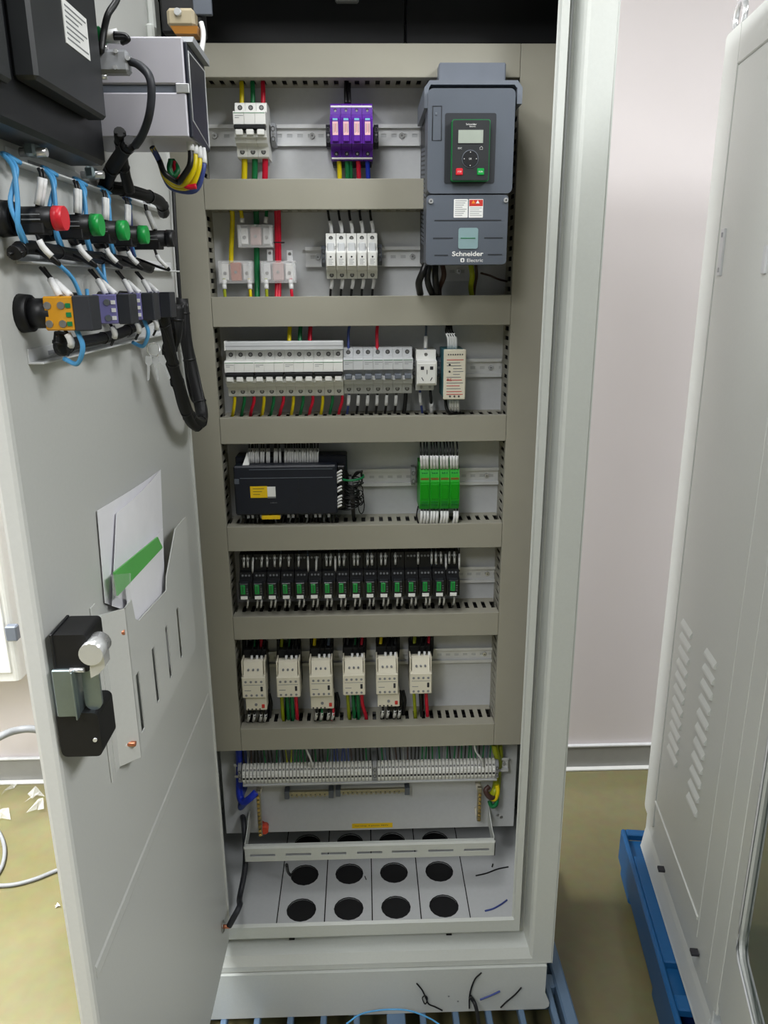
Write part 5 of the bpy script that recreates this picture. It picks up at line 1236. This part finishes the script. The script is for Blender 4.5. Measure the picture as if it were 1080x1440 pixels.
pv = [(n_, a, b) for a, b in top]+[(n_-.0015, a, b) for a, b in top]; k_ = len(top)
fr.add(pv, [tuple(range(k_)), tuple(range(k_, 2*k_))[::-1]]+[(i, (i+1) % k_, k_+(i+1) % k_, k_+i) for i in range(k_)])
fr.build('front_panel', 'door_paint', t)
MB().prism([(0, yf0), (.003, yf0), (.004, yf0+.012), (n_, y0-.0005), (n_, y0+.002), (0, yf0+.014)], pz0, pzt, 'z').build('side_wall', 'door_paint', t)
MB().cbox(.0003, .0022, yf0-.012, yf0+.002, pz0-.006, pzt+.02, .0006).build('mounting_flange', 'door_paint', t)
MB().box(.0, n_, y0, y1, pz0-.0015, pz0).build('bottom', 'door_paint', t)
for u, v in ((152, 889), (168, 1046)):
    p = Dp(u, v, .002); MB().cyl((.002, p.y, p.z), (.022, p.y, p.z), .0034, n=10).build('copper_stud', 'copper', t); MB().cyl((.004, p.y, p.z), (.0125, p.y, p.z), .0058, .0052, 6).build('stud_nut', 'white_plastic', t)
# papers in the pocket
def sheet(pl, n, label, m='paper', bow=.004, name='paper_sheet', thick=.0006):
    q = [Dp(u, v, n) for u, v in pl]; c = sum(q, Vector())/4
    t = dthing(name, label, 'paper' if m == 'paper' else 'folder', (n, c.y, min(a.z for a in q)))
    N = 6; g = []
    for i in range(N+1):
        for j in range(N+1):
            a, b = i/N, j/N
            w = q[0]*(1-a)*(1-b)+q[1]*a*(1-b)+q[2]*a*b+q[3]*(1-a)*b
            g.append(Vector((w.x+bow*math.sin(math.pi*a)*(1-b), w.y, w.z)))
    L_ = (N+1)**2; f = []
    for i in range(N):
        for j in range(N):
            a = i*(N+1)+j; f += [(a, a+1, a+N+2, a+N+1), (L_+a, L_+a+N+1, L_+a+N+2, L_+a+1)]
    rim = [i*(N+1) for i in range(N+1)] + [N*(N+1)+j for j in range(1, N+1)] + [i*(N+1)+N for i in range(N-1, -1, -1)] + [j for j in range(N-1, 0, -1)]
    for a, b in zip(rim, rim[1:]+rim[:1]): f.append((a, b, L_+b, L_+a))
    mb = MB().add(g+[v-Vector((thick, 0, 0)) for v in g], f, False); mb.build('sheet', m, t); return t
sheet([(137, 718), (224, 662), (232, 880), (148, 848)], .003, 'rear folded white sheet in the door document pocket', bow=.003)
sheet([(164, 722), (226, 660), (234, 880), (158, 852)], .008, 'front white sheet standing in the door document pocket', bow=.004)
fo = sheet([(174, 800), (229, 744), (234, 890), (182, 880)], .015, 'white stack of sheets in front held by the green folder', bow=.001)
t = dthing('green_folder', 'translucent green folder spine across the papers in the pocket', 'folder', tuple(Dp(195, 830, .019)))
q = [Dp(*a, .019) for a in ((161, 805), (222, 755), (229, 770), (166, 838))]
mb = MB().add(q+[v-Vector((.002, 0, 0)) for v in q], [(0,1,2,3),(7,6,5,4),(0,4,5,1),(1,5,6,2),(2,6,7,3),(3,7,4,0)]); mb.build('spine', 'folder_green', t)
q = [Dp(*a, .021) for a in ((160, 808), (184, 806), (184, 845), (163, 838))]
MB().add(q+[v-Vector((.003, 0, 0)) for v in q], [(0,1,2,3),(7,6,5,4),(0,4,5,1),(1,5,6,2),(2,6,7,3),(3,7,4,0)]).build('clear_corner', 'clear_plastic', t)

# ================================================================== second cabinet on the right
SB = Vector((.7665, .339, 0)); STH = math.radians(-7.602); RS = Matrix.Rotation(STH, 3, 'Z'); SN = RS @ Vector((1, 0, 0))
def sthing(name, label, cat, base, group=None):
    base = Vector(base); return thing(name, label, cat, SB + RS @ base, group, STH, base)
def Sp(u, v, n=0.):
    d = FW + RT*((u-540)/FPX) + UP*((720-v)/FPX)
    Q = CAM + d*(((SB-CAM).dot(SN)+n)/d.dot(SN)); return RS.inverted() @ (Q-SB)
s2 = sthing('grey_cabinet', 'closed light grey cabinet on a blue pallet at the right', 'cabinet', (.3, -.3, .145))
TZ = 2.165; E0 = .03
MB().cbox(.004, .72, -.60, E0+.02, .263, TZ-.004, .003).build('body', 'cabinet_paint', s2)
MB().rbox(E0-.075, E0+.02, .263, TZ, 0, .006, .012, 'x').build('rear_frame_post', 'cabinet_paint', s2)
MB().cbox(0, .006, -.60, -.045, TZ-.075, TZ, .002).build('top_frame_rail', 'cabinet_paint', s2)
MB().cbox(.0015, .006, -.442, -.048, .30, TZ-.078, .0015).build('side_panel', 'cabinet_paint', s2)
MB().cbox(.0005, .006, -.530, -.446, .27, TZ-.078, .0015).build('corner_post', 'cabinet_paint', s2)
MB().cbox(-.001, .006, -.60, -.533, .263, TZ-.078, .003).build('front_frame_post', 'cabinet_paint', s2)
MB().prism([(.0015, .352), (-.0015, .350), (-.0015, .345), (.0015, .341)], -.436, -.044, 'y').build('bottom_crease', 'cabinet_paint', s2)
for col, (sa, sb, za, zb2) in enumerate(((.100, .178, .115, -.225), (.283, .352, .130, -.232))):
    for k in range(11):
        z = .78+za+(zb2-za)*k/10
        MB().prism([(.0018, z-.009), (-.0045, z-.007), (-.0035, z-.002), (.0018, z+.009)], -sb, -sa, 'y').build('louver', 'cabinet_paint', s2)
for u0, v0, u1, v1 in ((1017, 322, 1013, 388),):
    a = Sp(u0, v0); b = Sp(u1, v1); y = (a.y+b.y)/2
    lt = MB().cbox(-.003, .003, y-.011, y+.011, b.z, a.z, .001).build('hinge_plate', 'light_grey_plastic', s2)
    for z in (a.z-.012, b.z+.012): MB().cbox(-.0045, -.002, y-.004, y+.004, z-.005, z+.005, .0008).build('hinge_screw', 'grey_plastic', lt)
a = Sp(1079, 345); b = Sp(1077, 385); MB().cbox(-.003, .003, a.y-.009, a.y+.009, b.z, a.z, .001).build('hinge_plate', 'light_grey_plastic', s2)
# plinth of the second cabinet
MB().cbox(.006, .70, -.57, E0+.01, .155, .263, .002).build('plinth', 'cabinet_paint', s2)
MB().prism([(.010, .240), (.002, .200), (-.004, .155), (-.006, .147), (.010, .147)], -.56, E0, 'y').build('plinth_side_cover', 'cabinet_paint', s2)
for u, v in ((931, 1222), (978, 1339)): p = Sp(u, v, -.008); MB().cbox(-.018, -.002, p.y-.008, p.y+.008, p.z-.004, p.z+.003, .0005).build('plinth_slot', 'ink', s2)
# eye bolt
p = Sp(1042, 14, .03); zz = TZ
eb = MB().cyl((.03, p.y, zz-.001), (.03, p.y, zz+.016), .012, .009, 14).build('eye_bolt', 'chrome', s2)
MB().tube([(.03+.0*math.cos(a), p.y+.030*math.cos(a*math.pi/10), zz+.042+.030*math.sin(a*math.pi/10)) for a in range(20)], .0065, 8, True).build('eye_ring', 'chrome', eb)
# open glazed door of the second cabinet
base = RS @ Vector((-.002, -.604, 0)) + SB; TH2 = math.radians(-16.5)
d2 = thing('glazed_door', 'open grey door with a dark glass window at the far right edge', 'cabinet door', tuple(base+Vector((0, 0, .30))), None, TH2, (0, 0, .30))
def dpanel(x0, x1): 
    w0, w1, zz0, zz1, r = .062, .50, .50, 2.0, .03
    mb = MB(); mb.box(x0, x1, -w0, 0, .30, 2.14).box(x0, x1, -.58, -w1, .30, 2.14).box(x0, x1, -w1, -w0, .30, zz0).box(x0, x1, -w1, -w0, zz1, 2.14)
    for (cy, sy_) in ((-w0, -1), (-w1, 1)):
        for (cz, sz_) in ((zz0, 1), (zz1, -1)):
            arc = [(cy+sy_*r*(1-math.sin(a*math.pi/12)), cz+sz_*r*(1-math.cos(a*math.pi/12))) for a in range(7)]
            mb.prism([(cy, cz)]+arc, x0, x1, 'x')
    return mb
dpanel(0, .022).build('door_frame', 'cabinet_paint', d2)
MB().box(.008, .014, -.51, -.055, .49, 2.01).build('window_glass', 'dark_glass', d2)
MB().tube([(0, -.062, .56), (0, -.062, 1.97), (0, -.50, 1.97), (0, -.50, .53), (0, -.09, .50), (0, -.071, .509)], .0025, 6, True).build('window_bead', 'light_grey_plastic', d2)

# ================================================================== pallets
PT = .1445
bp = sthing('blue_pallet', 'bright blue plastic pallet under the closed grey cabinet', 'pallet', (.4, -.35, 0))
x0, x1, yA, yB = -.046, .95, .10, -.85
MB().cbox(x0, x0+.014, yB, yA, .04, PT, .004).build('edge_beam', 'pallet_blue', bp)
for k, (ya, yb_) in enumerate(((.10, .075), (-.01, -.36), (-.445, -.485), (-.57, -.62), (-.72, -.85))):
    MB().cbox(x0+.0135, x1, yb_, ya, PT-.022, PT, .003).build('deck_board', 'pallet_blue', bp)
for xx in (.10, .30, .55, .80): MB().cbox(xx, xx+.045, yB, yA-.002, PT-.05, PT-.004, .003).build('cross_bar', 'pallet_blue', bp)
for xx in (x0+.005, .42, .86):
    for yy in (.02, -.38, -.78): MB().cbox(xx, xx+.08, yy-.06, yy+.06, 0, PT-.02, .006).build('pallet_foot', 'pallet_blue', bp)
MB().box(x0+.02, x1, yB, yA-.002, PT-.075, PT-.07).build('lower_deck', mat('pallet_blue_shaded', hx(14, 40, 92), .5), bp)  # darker copy of the pallet blue: shade inside the deck pockets put into colour
sp_ = thing('slate_pallet', 'slate blue plastic pallet under the open control cabinet', 'pallet', (0, .1, 0))
qx0, qx1, qy0, qy1 = -.47, .445, -.36, .45; PT2 = ZP-.0006
MB().cbox(qx1-.028, qx1, qy0, qy1, .02, PT2, .004).build('edge_beam', 'pallet_slate', sp_)
MB().cbox(qx0, qx0+.028, qy0, qy1, .02, PT2, .004).build('edge_beam', 'pallet_slate', sp_)
for y in (-.36, -.255, -.07, .14, .40): MB().cbox(qx0+.028, qx1-.028, y, y+.035, PT2-.03, PT2-.001, .003).build('cross_bar', 'pallet_slate', sp_)
x = qx0+.07
k = 0
while x < qx1-.04:
    MB().cbox(x, x+(.04 if k == 6 else .013), qy0+.01, qy1-.01, PT2-.024, PT2, .002).build('deck_rib', 'pallet_slate', sp_); x += .072; k += 1
for xx in (qx0+.01, -.06, qx1-.13):
    for yy in (qy0+.08, .05, qy1-.1): MB().cbox(xx, xx+.11, yy-.06, yy+.06, 0, PT2-.02, .006).build('pallet_foot', 'pallet_slate', sp_)
# wire offcuts lying at the plinth
yo = YF-.012
W([(586, 1383, yo), (594, 1393, yo), (599, 1404, yo-.002), (603, 1412, yo-.004), (612, 1416, yo-.006), (622, 1421, yo-.004)], .0016, 'w_black', 'black wire offcut knotted against the plinth', name='wire_offcut')
W([(597, 1400, yo-.003), (594, 1404, yo-.003), (598, 1412, yo-.004), (601, 1404, yo-.003), (597, 1399, yo-.003)], .0013, 'w_black', 'small black wire knot on the plinth', name='wire_offcut')
W([(677, 1368, yo), (668, 1377, yo), (662, 1392, yo), (660, 1405, yo-.002), (660, 1418, yo-.004)], .0017, 'w_black', 'curved black wire offcut leaning on the plinth', name='wire_offcut')
W([(703, 1394, yo), (690, 1400, yo), (675, 1406, yo-.002)], .002, 'w_navy', 'slate wire offcut leaning on the plinth', name='wire_offcut')
W([(733, 1389, yo), (724, 1399, yo), (712, 1409, yo-.002), (704, 1417, yo-.004)], .0017, 'w_black', 'straight black wire offcut at the right of the plinth', name='wire_offcut')
W([(661, 1401, yo-.003), (667, 1410, yo-.010), (671, 1424, yo-.03), (674, 1450, yo-.07)], .0045, 'w_black', 'thick black cable end dropping from the plinth to the pallet', name='cable_end')
W([(487, 1440, -.17), (508, 1426, -.16), (540, 1420, -.155), (574, 1421, -.16), (604, 1432, -.17), (625, 1446, -.18)], .0018, 'w_sky', 'pale blue wire arching over the pallet in front of the plinth', name='wire_offcut')
offcut([(356, 1398), (361, 1402)], 'w_grey', 'small grey scrap on the plinth foot', ZP+.002, .001)

# ================================================================== left background
yw = .80
x1_ = P(24, 930, yw).x; zb_ = P(10, 958, yw).z
t = thing('wall_box', 'white wall-mounted enclosure at the far left behind the door', 'enclosure', (x1_-.3, yw, zb_))
MB().rbox(x1_-.6, x1_, yw, WY-.001, zb_, 2.1, .02, 'z').build('housing', 'white_plastic', t)
MB().cbox(x1_-.58, x1_-.02, yw-.006, yw, zb_+.03, 2.08, .004).build('door', 'white_plastic', t)
p = P(20, 888, yw-.01); MB().cbox(p.x-.02, p.x+.016, yw-.03, yw-.004, p.z-.025, p.z+.025, .004).build('latch', 'drive_light', t)
W([(-40, 1060, .7), (0, 1036, .74), (24, 1027, .78), (52, 1026, .8), (110, 1040, .86)], .012, 'w_grey', 'grey hose curving up the wall at the far left', name='hose')
def floorline(pl, r, m, label):
    pts = []
    for u, v in pl:
        d = FW + RT*((u-540)/FPX) + UP*((720-v)/FPX); pts.append(CAM+d*((r-CAM.z)/d.z))
    wire(pts, r, m, label, name='floor_cable')
floorline([(-30, 1160), (-6, 1165), (6, 1190), (2, 1220), (-20, 1250)], .006, 'w_grey', 'grey cable loop on the floor at the left edge')
floorline([(-10, 1246), (20, 1244), (50, 1236), (80, 1224), (120, 1210)], .006, 'w_grey', 'grey cable running over the floor behind the door')
# crumpled clear film scraps
for k, (u, v) in enumerate(((15, 1108), (32, 1092), (52, 1120), (56, 1134), (8, 1150), (80, 1276))):
    d = FW + RT*((u-540)/FPX) + UP*((720-v)/FPX); c = CAM+d*((.004-CAM.z)/d.z)
    vs_ = [(c.x+R.uniform(-.03, .03), c.y+R.uniform(-.04, .04), .002+R.uniform(0, .018)) for _ in range(7)]
    if k == 5: vs_ = [(c.x+(v[0]-c.x)*.35, c.y+(v[1]-c.y)*.35, v[2]*.5) for v in vs_]
    MB().add(vs_, [(0, 1, 2), (1, 2, 3), (2, 3, 4), (3, 4, 5), (4, 5, 6)]).build('film_scrap', 'clear_film' if k < 5 else 'paper', None, ['crumpled clear film scrap nearest the left edge of the floor', 'crumpled clear film scrap close to the baseboard', 'crumpled clear film scrap beside the door edge', 'small clear film scrap just below the one beside the door edge', 'flat clear film scrap near the floor cable loop', 'tiny white paper scrap beside the lower door edge'][k], 'scrap', 'scraps on the floor')

# ================================================================== labels: tell look-alikes apart by their order in the row
def ordinal(n):
    base = ['', 'first', 'second', 'third', 'fourth', 'fifth', 'sixth', 'seventh', 'eighth', 'ninth', 'tenth', 'eleventh', 'twelfth', 'thirteenth', 'fourteenth', 'fifteenth', 'sixteenth', 'seventeenth', 'eighteenth', 'nineteenth']
    if n < 20: return base[n]
    tens = ['', '', 'twenty', 'thirty', 'forty', 'fifty'][n//10]
    return (tens[:-1]+'ieth') if n % 10 == 0 else tens+'-'+base[n % 10]
bpy.context.view_layer.update()
same = {}
for o in COL.objects:
    if o.parent is None and 'label' in o: same.setdefault(o['label'], []).append(o)
for lab, L_ in same.items():
    if len(L_) < 2: continue
    def ucoord(o):
        d = o.matrix_world.translation-CAM; return d.dot(RT)/d.dot(FW)
    L_.sort(key=ucoord)
    for k, o in enumerate(L_):
        if len(L_) == 2: q = ('left one', 'right one')[k]
        elif k == 0: q = 'leftmost'
        elif k == len(L_)-1: q = 'rightmost'
        else: q = '%s from left' % ordinal(k+1)
        o['label'] = lab+', '+q
